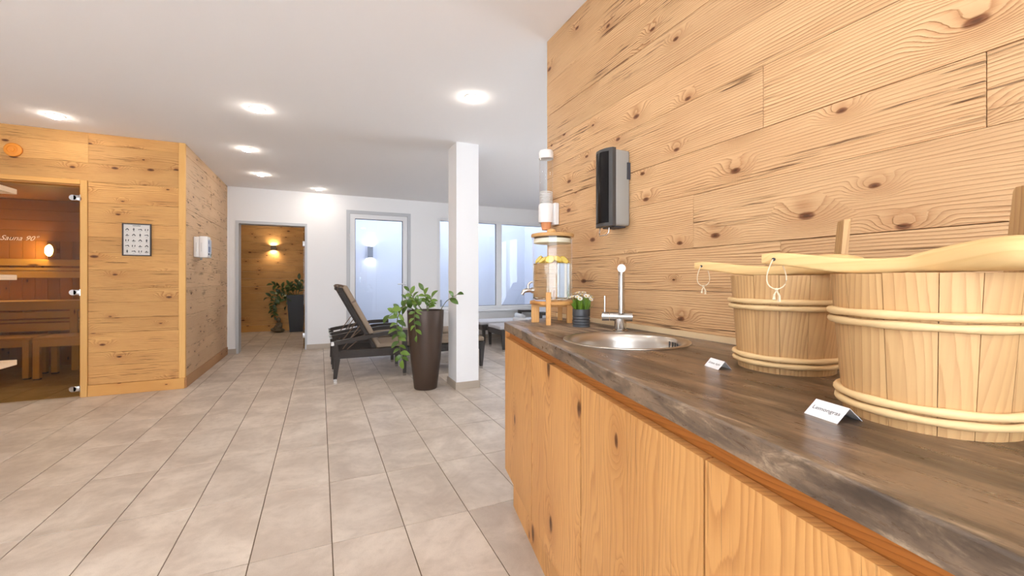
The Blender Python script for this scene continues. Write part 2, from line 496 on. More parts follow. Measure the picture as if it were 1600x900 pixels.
def text_mesh(body, size, mat, name, parent, matrix, shear=0.0, depth=0.0, align='LEFT'):
    cu = bpy.data.curves.new(name, 'FONT')
    cu.body = body; cu.size = size; cu.shear = shear; cu.extrude = depth; cu.align_x = align
    cu.resolution_u = 3
    tmp = bpy.data.objects.new('tmp_text', cu); COL.objects.link(tmp)
    bpy.context.view_layer.update()
    me = bpy.data.meshes.new_from_object(tmp.evaluated_get(bpy.context.evaluated_depsgraph_get()))
    bpy.data.objects.remove(tmp)
    me.materials.clear(); me.materials.append(M[mat])
    me.transform(matrix)
    return link(name, me, parent)

# ================================================================== SETTING
# ---------------------------------------------------------------- floor and its tiles
TX0, TW = 0.047, 0.303
TY0, TL = 1.938, 0.586
floor = MB().box(-4.0, 5.3, -2.0, 10.62, -0.12, -0.0035).build('floor', 'grout')
tag(floor, 'greige stone-look tiled floor with thin dark joints', 'floor', None, 'structure')
S_, C_ = math.sin(ANG), math.cos(ANG)
def proj(x, y, z):
    d = x * S_ + y * C_; l = x * C_ - y * S_
    return d, 800 + 655 * l / max(d, 1e-3), 437 + 655 * (EYE - z) / max(d, 1e-3)
def shown(x0, x1, y0, y1):
    P = [proj(x, y, 0) for x, y in ((x0, y0), (x1, y0), (x1, y1), (x0, y1))]
    if min(p[0] for p in P) < 0.3:
        return 0.0
    q = [(p[1], p[2]) for p in P]
    for ax, lim, sg in ((0, 0, 1), (0, 800, -1), (1, 900, -1)):
        r = []
        for i in range(len(q)):
            a, b = q[i - 1], q[i]
            ia, ib = sg * (a[ax] - lim) >= 0, sg * (b[ax] - lim) >= 0
            if ia != ib:
                t = (lim - a[ax]) / (b[ax] - a[ax])
                r.append((a[0] + t * (b[0] - a[0]), a[1] + t * (b[1] - a[1])))
            if ib:
                r.append(b)
        q = r
        if not q:
            return 0.0
    return abs(sum(q[i - 1][0] * q[i][1] - q[i][0] * q[i - 1][1] for i in range(len(q)))) / 2
cells = []
for i in range(-14, 18):
    for j in range(-7, 15):
        x0, y0 = TX0 + i * TW, TY0 + j * TL
        x1, y1 = x0 + TW, y0 + TL
        if x1 < -3.9 or x0 > 5.2 or y1 < -1.9 or y0 > 10.5: continue
        if x0 > 1.25 and y1 < 2.1: continue
        if x0 > 0.3 and y0 > 7.65: continue
        cells.append((shown(x0, x1, y0, y1), x0, y0))
cells.sort(reverse=True)
g = 0.002
tile = MB()
a_, b_ = TW / 2 - g, TL / 2 - g
e_ = 0.0012
tile.add([(-a_, -b_, -0.01), (a_, -b_, -0.01), (a_, b_, -0.01), (-a_, b_, -0.01),
          (-a_, -b_, -e_), (a_, -b_, -e_), (a_, b_, -e_), (-a_, b_, -e_),
          (-a_ + e_, -b_ + e_, 0), (a_ - e_, -b_ + e_, 0), (a_ - e_, b_ - e_, 0), (-a_ + e_, b_ - e_, 0)],
         [[0, 1, 5, 4], [1, 2, 6, 5], [2, 3, 7, 6], [3, 0, 4, 7], [4, 5, 9, 8], [5, 6, 10, 9], [6, 7, 11, 10], [7, 4, 8, 11], [8, 9, 10, 11], [3, 2, 1, 0]])
tile_me = tile.mesh('tile', M['tile'])
rest = MB()
for k, (ar, x0, y0) in enumerate(cells):
    cx, cy = x0 + TW / 2, y0 + TL / 2
    if k < 300 and ar > 0:
        link('tile', tile_me, floor, (cx, cy, 0))
    else:
        rest.add([(v[0] + cx, v[1] + cy, v[2]) for v in tile.v], tile.f)
ro = rest.build('tile_field', 'tile', floor); ro['kind'] = 'stuff'

# ---------------------------------------------------------------- ceilings
struct('ceiling', MB().box(-4.0, 5.3, -2.0, 7.7, CEIL, CEIL + 0.15).box(-4.0, 0.42, 7.7, 10.62, CEIL, CEIL + 0.15), 'ceiling', 'smooth white ceiling with recessed downlights', 'ceiling')

# ---------------------------------------------------------------- walls
wr = struct('wall_right', MB().box(WALL_X + 0.022, 1.5, -2.0, WALL_END, 0, CEIL), 'plaster', 'wall clad in aged spruce boards behind the counter', 'wall')
def rows(z0, z1, lo, hi, stops=()):
    zs = [z0]
    while zs[-1] < z1 - 1e-6:
        nz = zs[-1] + random.uniform(lo, hi)
        for st in stops:
            if zs[-1] < st - 0.01 < nz + 0.07: nz = st
        if nz > z1 - lo * 0.6: nz = z1
        zs.append(nz)
    return list(zip(zs[:-1], zs[1:]))
GAP = 0.0006
for z0, z1 in rows(0.0, CEIL, 0.15, 0.235):
    y = WALL_END
    first = True
    while y > -2.0 + 1e-6:
        ln = random.uniform(0.7, 2.2) if first else random.uniform(1.8, 3.0)
        first = False
        y2 = max(y - ln, -2.0)
        if y2 < -1.2: y2 = -2.0
        pr_ = random.uniform(0, 0.003)
        centred('plank', WALL_X - pr_ + 0.001, WALL_X + 0.022, y2 + GAP, y - GAP, z0 + GAP, z1 - GAP, 'spruce', wr, 0.0008)
        y = y2
struct('trim_1', MB().box(WALL_X - 0.016, WALL_X - 0.004, -0.9, 2.03, TOP_Z, TOP_Z + 0.02), plain('beige_upstand', srgb(222, 196, 156), 0.5), 'pale upstand strip where the worktop meets the spruce wall', 'trim')
struct('wall_lounge_near', MB().box(1.5, 5.3, 1.95, WALL_END, 0, CEIL), 'plaster', 'white wall at the near side of the lounge', 'wall')
struct('wall_lounge_right', MB().box(5.1, 5.3, WALL_END, 2.6, 0, CEIL).box(5.1, 5.3, 4.3, 7.7, 0, CEIL).box(5.1, 5.3, 2.6, 4.3, 0, 0.12).box(5.1, 5.3, 2.6, 4.3, 2.38, CEIL), 'plaster', 'white wall at the far right of the lounge', 'wall')
struct('wall_left', MB().box(-4.0, -3.8, -2.0, 10.62, 0, CEIL), 'plaster', 'white wall on the left of the room', 'wall')
struct('wall_rear', MB().box(-4.0, -3.5, -2.2, -2.0, 0, CEIL).box(0.7, 1.5, -2.2, -2.0, 0, CEIL).box(-3.5, 0.7, -2.2, -2.0, 0, 0.12).box(-3.5, 0.7, -2.2, -2.0, 2.38, CEIL), 'plaster', 'white wall at the rear of the room', 'wall')

def glazing(name, label, a0, a1, n, place):  # builds out-of-view windows, added to let in more daylight
    w = tag(link(name, None, None, (0, 0, 0)), label, 'window', None, 'structure')
    st_ = (a1 - a0) / n
    fm = MB()
    for k in range(n + 1):
        p = a0 + k * st_
        lo, hi = max(a0, p - 0.04), min(a1, p + 0.04)
        fm.box(*place(lo, hi, 0.08), 0.12, 2.38)
    fm.box(*place(a0, a1, 0.076), 0.12, 0.19); fm.box(*place(a0, a1, 0.076), 2.31, 2.38)
    fm.build('window_frame', 'white_frame', w)
    for k in range(n):
        MB().box(*place(a0 + k * st_ + 0.04, a0 + (k + 1) * st_ - 0.04, 0.008), 0.19, 2.31).build('pane', 'clear', w)
glazing('added_window_rear', 'wide unseen glazing added behind the viewpoint for more daylight', -3.5, 0.7, 4, lambda a, b, t: (a, b, -2.1 - t / 2, -2.1 + t / 2))  # unseen window, added so daylight lifts the room and ceiling
glazing('added_window_lounge', 'wide unseen glazing added at the far right end of the lounge for more daylight', 2.6, 4.3, 2, lambda a, b, t: (5.2 - t / 2, 5.2 + t / 2, a, b))  # unseen window, added to brighten the lounge

# back wall with a doorway, a glass door and a window
DW = (-1.150, -0.200, 2.005)           # doorway
GD = (0.405, 1.455, 2.28)              # glass door
WN = (1.945, 4.75, 0.575, 2.245)       # window
wb = MB()
for x0, x1, z0, z1 in ((SAUNA_X, DW[0], 0, CEIL), (DW[0], DW[1], DW[2], CEIL), (DW[1], GD[0], 0, CEIL), (GD[0], GD[1], GD[2], CEIL),
                       (GD[1], WN[0], 0, CEIL), (WN[0], WN[1], 0, WN[2]), (WN[0], WN[1], WN[3], CEIL), (WN[1], 5.1, 0, CEIL)):
    wb.box(x0, x1, BACK_Y, BACK_Y + 0.2, z0, z1)
wb.box(-3.8, SAUNA_X, BACK_Y, BACK_Y + 0.2, 0, CEIL)
struct('wall_back', wb, 'plaster', 'white back wall with a doorway, a glass door and a window', 'wall')
bb = MB()
for x0, x1 in ((SAUNA_X + 0.001, DW[0] - 0.002), (DW[1] + 0.002, GD[0] - 0.002), (GD[1] + 0.002, 5.1)):
    bb.box(x0, x1, BACK_Y - 0.012, BACK_Y - 0.0005, 0, 0.075)
struct('baseboard_back', bb, 'skirting', 'greige tile skirting along the back wall', 'baseboard')

# column
colm = struct('column', MB().box(1.262, 1.500, 4.112, 4.405, 0, CEIL), 'plaster', 'square white column standing beside the dark planter', 'column')
MB().prism([(1.25, 4.1), (1.512, 4.1), (1.512, 4.417), (1.25, 4.417)], 0, 0.075).build('skirting', 'skirting', colm)

# doorway: slim metal frame and an opened glass leaf
d2 = tag(link('door_2', None, None, (0, 0, 0)), 'slim white door frame of the open doorway to the next room', 'door', None, 'structure')
fr = MB()
fr.box(DW[0] - 0.012, DW[0] + 0.03, BACK_Y - 0.008, BACK_Y + 0.21, 0, DW[2] + 0.012)
fr.box(DW[1] - 0.02, DW[1] + 0.012, BACK_Y - 0.008, BACK_Y + 0.21, 0, DW[2] + 0.012)
fr.box(DW[0] + 0.03, DW[1] - 0.02, BACK_Y - 0.008, BACK_Y + 0.21, DW[2] - 0.03, DW[2] + 0.012)
fr.build('door_frame', 'grey_frame', d2)
MB().box(DW[1] - 0.040, DW[1] - 0.030, BACK_Y + 0.05, BACK_Y + 0.93, 0.012, 1.96).build('glass_leaf', 'amber', d2)
for z in (0.22, 1.70):
    MB().rbox(DW[1] - 0.055, DW[1] - 0.018, BACK_Y + 0.03, BACK_Y + 0.10, z - 0.04, z + 0.04, 0.006).build('hinge', 'alu', d2)

# next room beyond the doorway
wf = struct('wall_far', MB().box(-3.8, 0.42, 10.52, 10.62, 0, CEIL), 'plaster', 'spruce clad wall of the room beyond the doorway', 'wall')
centred('skirting_board', -2.6, 0.22, 10.485, 10.519, 0.001, 0.14, 'spruce_rail', wf)
for z0, z1 in rows(0.142, CEIL, 0.14, 0.2):
    sx = random.choice((-1.3, -0.9, -0.5, -2.0))
    for x0, x1 in ((-3.8, -2.6), (-2.6, sx), (sx, 0.22)):
        centred('plank', x0 + GAP, x1 - GAP, 10.495, 10.519, z0 + GAP, z1 - GAP, 'spruce_x', wf, 0.0008)
struct('wall_far_right', MB().box(0.22, 0.42, 7.7, 10.52, 0, CEIL), 'plaster', 'white wall on the right of the room beyond the doorway', 'wall')

# light court outside the glass
struct('wall_court', MB().box(0.42, 5.6, 9.3, 9.5, -0.1, 4.2), 'court', 'pale plastered wall of the light court outside', 'wall')
struct('wall_court_left', MB().box(0.30, 0.42, 7.7, 9.5, CEIL, 4.2), 'court', 'pale upper wall at the left of the light court', 'wall')
struct('wall_court_right', MB().box(4.60, 4.8, 7.7, 9.3, -0.1, 4.2), 'court', 'pale wall at the right end of the light court', 'wall')
struct('wall_court_upper', MB().box(0.3, 5.3, 7.55, 7.7, CEIL + 0.15, 4.2), 'court', 'house wall above the light court glazing', 'wall')
struct('court_ground', MB().box(0.42, 5.3, 7.7, 9.3, -0.12, -0.02), plain('pale_gravel', srgb(196, 196, 200), 0.9, bump=(60, 0.8, 0.01)), 'pale ground of the light court outside', 'ground')

# glass door in the back wall
d3 = tag(link('door_3', None, None, (0, 0, 0)), 'white framed glass door to the light court', 'door', None, 'structure')
def frame(mb, x0, x1, z0, z1, w, y0, y1, bottom=True):
    mb.box(x0, x0 + w, y0, y1, z0, z1); mb.box(x1 - w, x1, y0, y1, z0, z1)
    mb.box(x0 + w, x1 - w, y0, y1, z1 - w, z1)
    if bottom: mb.box(x0 + w, x1 - w, y0, y1, z0, z0 + w)
    return mb
frame(MB(), GD[0] - 0.005, GD[1] + 0.005, 0, GD[2] + 0.005, 0.055, BACK_Y - 0.006, BACK_Y + 0.10, False).build('door_frame', 'grey_frame', d3)
frame(MB(), GD[0] + 0.052, GD[1] - 0.052, 0.01, GD[2] - 0.052, 0.078, BACK_Y + 0.004, BACK_Y + 0.075).build('leaf_frame', 'white_frame', d3)
frame(MB(), GD[0] + 0.130, GD[1] - 0.130, 0.088, GD[2] - 0.130, 0.008, BACK_Y + 0.012, BACK_Y + 0.05).build('gasket', 'seal', d3)
MB().box(GD[0] + 0.130, GD[1] - 0.130, BACK_Y + 0.03, BACK_Y + 0.036, 0.088, GD[2] - 0.130).build('pane', 'clear', d3)
hx = GD[1] - 0.088
MB().rbox(hx - 0.016, hx + 0.016, BACK_Y - 0.008, BACK_Y + 0.004, 0.99, 1.09, 0.004).rbox(hx - 0.014, hx + 0.014, BACK_Y - 0.006, BACK_Y + 0.004, 0.87, 0.94, 0.004).build('handle_plate', 'alu', d3)
MB().tube([(hx, BACK_Y - 0.004, 1.045), (hx, BACK_Y - 0.05, 1.045), (hx - 0.02, BACK_Y - 0.055, 1.045), (hx - 0.135, BACK_Y - 0.055, 1.043)], 0.010, 10).build('door_handle', 'alu', d3)
for z in (1.86, 1.80):
    MB().cyl((GD[0] + 0.052, BACK_Y - 0.014, z - 0.02), (GD[0] + 0.052, BACK_Y - 0.014, z + 0.02), 0.011, 12).build('hinge', 'white_frame', d3)

# window
w1 = tag(link('window_1', None, None, (0, 0, 0)), 'wide white framed window above the loungers', 'window', None, 'structure')
fm = frame(MB(), WN[0] - 0.004, WN[1] + 0.004, WN[2] - 0.004, WN[3] + 0.004, 0.05, BACK_Y + 0.0, BACK_Y + 0.09)
fm.box(3.105, 3.215, BACK_Y + 0.004, BACK_Y + 0.088, WN[2] + 0.04, WN[3] - 0.04)
fm.build('window_frame', 'white_frame', w1)
for x0, x1 in ((WN[0] + 0.046, 3.105), (3.215, WN[1] - 0.046)):
    MB().box(x0, x1, BACK_Y + 0.045, BACK_Y + 0.051, WN[2] + 0.046, WN[3] - 0.046).build('pane', 'clear', w1)
    frame(MB(), x0, x1, WN[2] + 0.046, WN[3] - 0.046, 0.007, BACK_Y + 0.03, BACK_Y + 0.044).build('gasket', 'seal', w1)
MB().rbox(WN[0] - 0.03, 5.09, BACK_Y - 0.07, BACK_Y - 0.001, WN[2] - 0.055, WN[2] - 0.006, 0.004, 1, False).build('window_sill', 'white_frame', w1)
tag(MB().rbox(2.00, 2.09, 7.72, 7.84, 0.62, 0.74, 0.008).build('outdoor_socket_box', 'lamp_grey', None), 'small grey box low behind the window at its left edge', 'box')
tag(MB().box(2.0, 2.09, 7.701, 7.83, -0.02, 0.62).build('outdoor_pedestal', 'court', None), 'pale pedestal outside carrying the small grey box', 'pedestal')

# ---------------------------------------------------------------- sauna cabin
DR = -2.018                           # right edge of the door frame
ws = struct('wall_sauna_front', MB().box(DR, SAUNA_X - 0.004, SAUNA_Y + 0.022, SAUNA_Y + 0.10, 0, CEIL).box(-3.8, DR, SAUNA_Y + 0.022, SAUNA_Y + 0.10, 2.07, CEIL).box(-3.8, -2.95, SAUNA_Y + 0.022, SAUNA_Y + 0.10, 0, 2.07), 'cabin', 'sauna front wall of horizontal spruce planks beside the glass door', 'wall')
rz = rows(0.112, CEIL, 0.13, 0.2, (2.06,))
for z0, z1 in rz:
    if z1 <= 2.07:
        centred('plank', DR + 0.002, SAUNA_X - 0.052, SAUNA_Y + random.uniform(0, 0.003), SAUNA_Y + 0.022, z0 + GAP, z1 - GAP, 'spruce_x', ws, 0.0008)
        centred('plank', -3.8, -2.952, SAUNA_Y, SAUNA_Y + 0.022, z0 + GAP, z1 - GAP, 'spruce_x', ws, 0.0008)
    else:
        sx = DR + 0.004 if z1 > 2.4 else random.choice((-1.6, -2.9, -3.1))
        for x0, x1 in ((-3.8, sx), (sx, SAUNA_X - 0.052)):
            centred('plank', x0 + GAP, x1 - GAP, SAUNA_Y + random.uniform(0, 0.003), SAUNA_Y + 0.022, z0 + GAP, z1 - GAP, 'spruce_x', ws, 0.0008)
centred('skirting_board', DR + 0.002, SAUNA_X - 0.004, SAUNA_Y - 0.008, SAUNA_Y + 0.021, 0.001, 0.11, 'spruce_rail', ws, 0.001)
centred('corner_post', SAUNA_X - 0.051, SAUNA_X + 0.004, SAUNA_Y - 0.006, SAUNA_Y + 0.03, 0.111, CEIL - 0.001, 'spruce_post', ws, 0.002)
wd = struct('wall_sauna_side', MB().box(SAUNA_X - 0.09, SAUNA_X - 0.022, SAUNA_Y + 0.10, BACK_Y, 0, CEIL), 'cabin', 'rough hacked spruce side wall of the sauna cabin', 'wall')
for z0, z1 in rz:
    sy = random.choice((6.1, 6.5, 7.0, BACK_Y))
    for y0, y1 in ((SAUNA_Y + 0.031, sy), (sy, BACK_Y)):
        if y1 - y0 > 0.05:
            centred('plank', SAUNA_X - 0.022, SAUNA_X + random.uniform(-0.003, 0.001), y0 + GAP, y1 - GAP, z0 + GAP, z1 - GAP, 'spruce_hacked', wd, 0.0008)
centred('skirting_board', SAUNA_X - 0.02, SAUNA_X + 0.008, SAUNA_Y + 0.022, BACK_Y - 0.013, 0.001, 0.11, 'spruce_rail_y', wd, 0.001)

# glass door of the sauna
d1 = tag(link('door_1', None, None, (0, 0, 0)), 'bronze tinted glass sauna door in a spruce frame', 'door', None, 'structure')
centred('frame_post', DR - 0.05, DR, SAUNA_Y - 0.012, SAUNA_Y + 0.10, 0.001, 2.068, 'spruce_post', d1, 0.002)
centred('frame_post', -2.95, -2.90, SAUNA_Y - 0.012, SAUNA_Y + 0.10, 0.001, 2.068, 'spruce_post', d1, 0.002)
centred('frame_head', -2.90, DR - 0.051, SAUNA_Y - 0.012, SAUNA_Y + 0.10, 2.025, 2.068, 'spruce_rail', d1, 0.002)
centred('frame_rebate', DR - 0.066, DR - 0.0505, SAUNA_Y + 0.02, SAUNA_Y + 0.09, 0.001, 2.024, 'spruce_post', d1)
centred('frame_rebate', -2.90, DR - 0.066, SAUNA_Y + 0.02, SAUNA_Y + 0.09, 2.000, 2.0245, 'spruce_rail', d1)
dp = MB().box(-2.885, DR - 0.060, SAUNA_Y + 0.006, SAUNA_Y + 0.014, 0.012, 2.012).build('glass_leaf', 'amber', d1)
for z in (1.896, 0.999, 0.085):
    MB().rbox(DR - 0.105, DR - 0.052, SAUNA_Y - 0.008, SAUNA_Y + 0.005, z - 0.026, z + 0.026, 0.006).cyl((DR - 0.105, SAUNA_Y - 0.008, z), (DR - 0.105, SAUNA_Y + 0.005, z), 0.026, 20).cyl((DR - 0.052, SAUNA_Y - 0.004, z - 0.03), (DR - 0.052, SAUNA_Y - 0.004, z + 0.03), 0.008, 12).build('hinge', 'chrome', d1)
mt = Matrix.Translation((-2.615, SAUNA_Y + 0.0055, 1.478)) @ Matrix.Rotation(PI / 2, 4, 'X')
text_mesh('Sauna 90°', 0.062, 'etched', 'lettering', d1, mt, 0.45)

# inside of the cabin
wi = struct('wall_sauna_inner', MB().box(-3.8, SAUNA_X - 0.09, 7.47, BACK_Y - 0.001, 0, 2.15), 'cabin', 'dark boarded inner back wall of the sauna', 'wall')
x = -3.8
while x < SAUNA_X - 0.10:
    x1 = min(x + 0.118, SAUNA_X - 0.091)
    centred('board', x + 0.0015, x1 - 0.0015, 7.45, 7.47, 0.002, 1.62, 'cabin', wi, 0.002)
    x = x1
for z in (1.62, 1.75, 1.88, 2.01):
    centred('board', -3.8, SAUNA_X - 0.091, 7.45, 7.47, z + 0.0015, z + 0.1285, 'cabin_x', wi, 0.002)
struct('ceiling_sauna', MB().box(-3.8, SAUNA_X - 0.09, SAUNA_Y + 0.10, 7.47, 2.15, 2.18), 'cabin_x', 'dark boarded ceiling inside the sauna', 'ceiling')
for zc, hh in ((1.34, 0.085), (1.255, 0.035), (1.185, 0.085)):
    tag(centred('backrest_slat', -3.75, SAUNA_X - 0.12, 7.405, 7.43, zc - hh / 2, zc + hh / 2, 'bench', None, 0.003),
        {1.34: 'topmost wooden backrest slat on the sauna wall', 1.255: 'narrow middle backrest slat on the sauna wall', 1.185: 'lowest wooden backrest slat on the sauna wall'}[zc], 'slat', 'sauna backrest slats')
ub = thing('upper_sauna_bench', 'upper sauna bench with a slatted front, behind the lower bench', 'bench', (-2.6, 6.95, 0))
for k in range(4):
    centred('seat_slat', -1.18, 1.22, 0.02 + k * 0.112, 0.02 + k * 0.112 + 0.10, 0.835, 0.862, 'bench', ub, 0.003)
centred('front_rail', -1.18, 1.22, -0.01, 0.018, 0.755, 0.862, 'bench', ub, 0.003)
for x0, x1 in ((-1.18, -0.20), (-0.12, 0.55), (0.63, 1.22)):
    for z0, z1 in ((0.655, 0.735), (0.612, 0.638), (0.500, 0.596)):
        centred('front_slat', x0, x1, 0.0, 0.018, z0, z1, 'bench', ub, 0.003)
for xx in (-0.16, 0.59):
    centred('front_post', xx - 0.035, xx + 0.035, -0.012, 0.03, 0.46, 0.754, 'bench_z', ub, 0.003)
for xx in (-1.1, -0.16, 0.59, 1.15):
    centred('leg', xx - 0.035, xx + 0.035, 0.031, 0.10, 0.0, 0.834, 'bench_z', ub, 0.003)
def low_bench(name, label, loc, ln, dp_):
    b = thing(name, label, 'bench', loc)
    n = 4
    w = dp_ / n
    for k in range(n):
        centred('seat_slat', 0.0, ln, k * w + 0.004, (k + 1) * w - 0.004, 0.445, 0.472, 'bench', b, 0.003)
    centred('apron', 0.05, ln - 0.05, 0.005, 0.03, 0.365, 0.444, 'bench', b, 0.003)
    centred('apron', 0.05, ln - 0.05, dp_ - 0.03, dp_ - 0.005, 0.365, 0.444, 'bench', b, 0.003)
    for xx in (0.0, ln - 0.07):
        for yy in (0.0, dp_ - 0.07):
            lg = centred('leg', xx, xx + 0.055, yy + 0.001, yy + 0.06, 0.016, 0.444, 'bench_z', b, 0.003)
            MB().box(-0.026, 0.026, -0.026, 0.026, -0.2299, -0.2145).build('foot_pad', 'seal', lg)
    return b
low_bench('lower_sauna_bench', 'lower sauna bench on square legs just behind the glass door', (-2.90, 6.44, 0), 1.35, 0.42)
low_bench('lower_sauna_bench', 'lower sauna bench set back at the left of the glass door', (-3.75, 6.52, 0), 0.80, 0.40)
sl = thing('sauna_wall_lamp', 'round glowing lamp on the dark sauna wall', 'lamp', (-3.126, 7.404, 1.493))
MB().lathe([(0.085, 0), (0.085, 0.02), (0.078, 0.03)], 28).build('rim', 'spruce_post', sl, (0, -0.05, 0), (PI / 2, 0, -0.7))
MB().lathe([(0.072, 0.031), (0.06, 0.045), (0.03, 0.052), (0.002, 0.054)], 28).build('glass', 'cabin_glow', sl, (0, -0.05, 0), (PI / 2, 0, -0.7))
MB().box(-0.03, 0.03, -0.05, 0.045, -0.03, 0.03).build('mount', 'cabin', sl)

# ================================================================== DOWNLIGHTS
SPOTS = [(-2.061, 4.898, 'ceiling downlight above the sauna door'), (-0.469, 4.006, 'large looking ceiling downlight over the middle of the floor'),
         (-0.714, 5.289, 'ceiling downlight near the sauna corner, nearer one of two'), (-0.712, 6.461, 'ceiling downlight along the rough sauna side wall'),
         (-0.018, 7.136, 'small ceiling downlight closest to the back wall'), (1.067, 3.063, 'ceiling downlight in front of the white column'),
         (0.15, 1.75, 'added unseen ceiling downlight above the sink'), (0.12, 0.45, 'added unseen ceiling downlight above the wooden buckets'), (0.3, -0.9, 'added unseen ceiling downlight at the near end of the counter'),  # from here on: lamps out of view, added for even brightness
         (-0.469, 1.5, 'added unseen ceiling downlight over the near floor'), (-1.9, 2.6, 'added unseen ceiling downlight above the pale shelf'), (-1.9, 0.6, 'added unseen ceiling downlight at the near left'),
         (-0.9, -0.8, 'added unseen ceiling downlight behind the viewpoint'), (-3.0, 3.6, 'added unseen ceiling downlight by the left wall'),
         (3.7, 4.9, 'added ceiling downlight in the lounge hidden by the spruce wall'), (3.7, 3.2, 'added unseen ceiling downlight at the near side of the lounge'), (-0.9, 8.7, 'added unseen ceiling downlight in the next room, nearer one'), (-1.1, 9.6, 'added unseen ceiling downlight in the next room, farther one')]  # out of view too: added to brighten the lounge and next room
dl = None
for x, y, lab in SPOTS:
    if dl is None:
        dl = thing('downlight', lab, 'lamp', (x, y, CEIL), 0, 'recessed ceiling downlights')
        MB().lathe([(0.047, -0.0005), (0.047, -0.004), (0.058, -0.006), (0.062, -0.0005)], 32, cap0=False, cap1=False).build('ring', 'white_plastic', dl)
        MB().lathe([(0.0465, -0.0005), (0.0460, -0.010), (0.042, -0.018), (0.030, -0.023), (0.002, -0.025)], 32).build('lens', 'downlight', dl)
    else:
        o = copy_tree(dl); o.location = (x, y, CEIL); o['label'] = lab

# wall lamps
def updown(name, label, loc, case, glow, h=0.055):
    t = thing(name, label, 'lamp', loc)
    m = MB(); w = 0.05
    m.box(-w, -w + 0.004, -0.09, -0.001, -h, h); m.box(w - 0.004, w, -0.09, -0.001, -h, h)
    m.box(-w + 0.004, w - 0.004, -0.09, -0.086, -h, h); m.box(-w + 0.004, w - 0.004, -0.005, -0.001, -h, h)
    m.build('case', case, t)
    for z in (-h + 0.025, h - 0.025):
        MB().box(-0.03, 0.03, -0.07, -0.02, z - 0.004, z + 0.004).build('lens', glow, t)
    return t
updown('wall_lamp', 'bronze up-and-down wall lamp on the spruce wall beyond the doorway', (-0.92, 10.495, 1.81), 'lamp_case', 'wall_glow')
updown('wall_lamp', 'grey up-and-down wall lamp seen through the glass door', (0.962, 9.3, 1.70), 'lamp_grey', 'court_glow', 0.12)

# ================================================================== COUNTER
FX, FY, FK = 0.823, 1.888, 0.1974      # far front corner and slope of the front edge
def front(y, inset=0.0):
    return FX + (y - FY) * FK + inset * 1.02
NEAR = -0.85
SINK = (0.955, 1.150, 0.198)
top = MB().prism([(front(NEAR), NEAR), (FX, FY), (1.2035, 2.035), (1.2035, NEAR)], TOP_Z - 0.04, TOP_Z).build('worktop', 'worktop')
tag(top, 'dark slate-look worktop with light streaks along the spruce wall', 'worktop')
cut = MB().lathe([(SINK[2] + 0.003, -0.1), (SINK[2] + 0.003, 0.1)], 64, (SINK[0], SINK[1], TOP_Z)).build('cutter', 'worktop')
md = top.modifiers.new('hole', 'BOOLEAN'); md.operation = 'DIFFERENCE'; md.object = cut; md.solver = 'EXACT'
bpy.context.view_layer.update()
nm = bpy.data.meshes.new_from_object(top.evaluated_get(bpy.context.evaluated_depsgraph_get()))
top.modifiers.clear(); top.data = nm
bpy.data.objects.remove(cut)
bv = bmesh.new(); bv.from_mesh(nm)
ed = [e for e in bv.edges if all(abs(v.co.z - TOP_Z) < 1e-5 and abs(v.co.x - front(v.co.y)) < 1e-3 for v in e.verts)]
bmesh.ops.bevel(bv, geom=ed, offset=0.004, segments=2, affect='EDGES', profile=0.5)
bv.to_mesh(nm); bv.free()

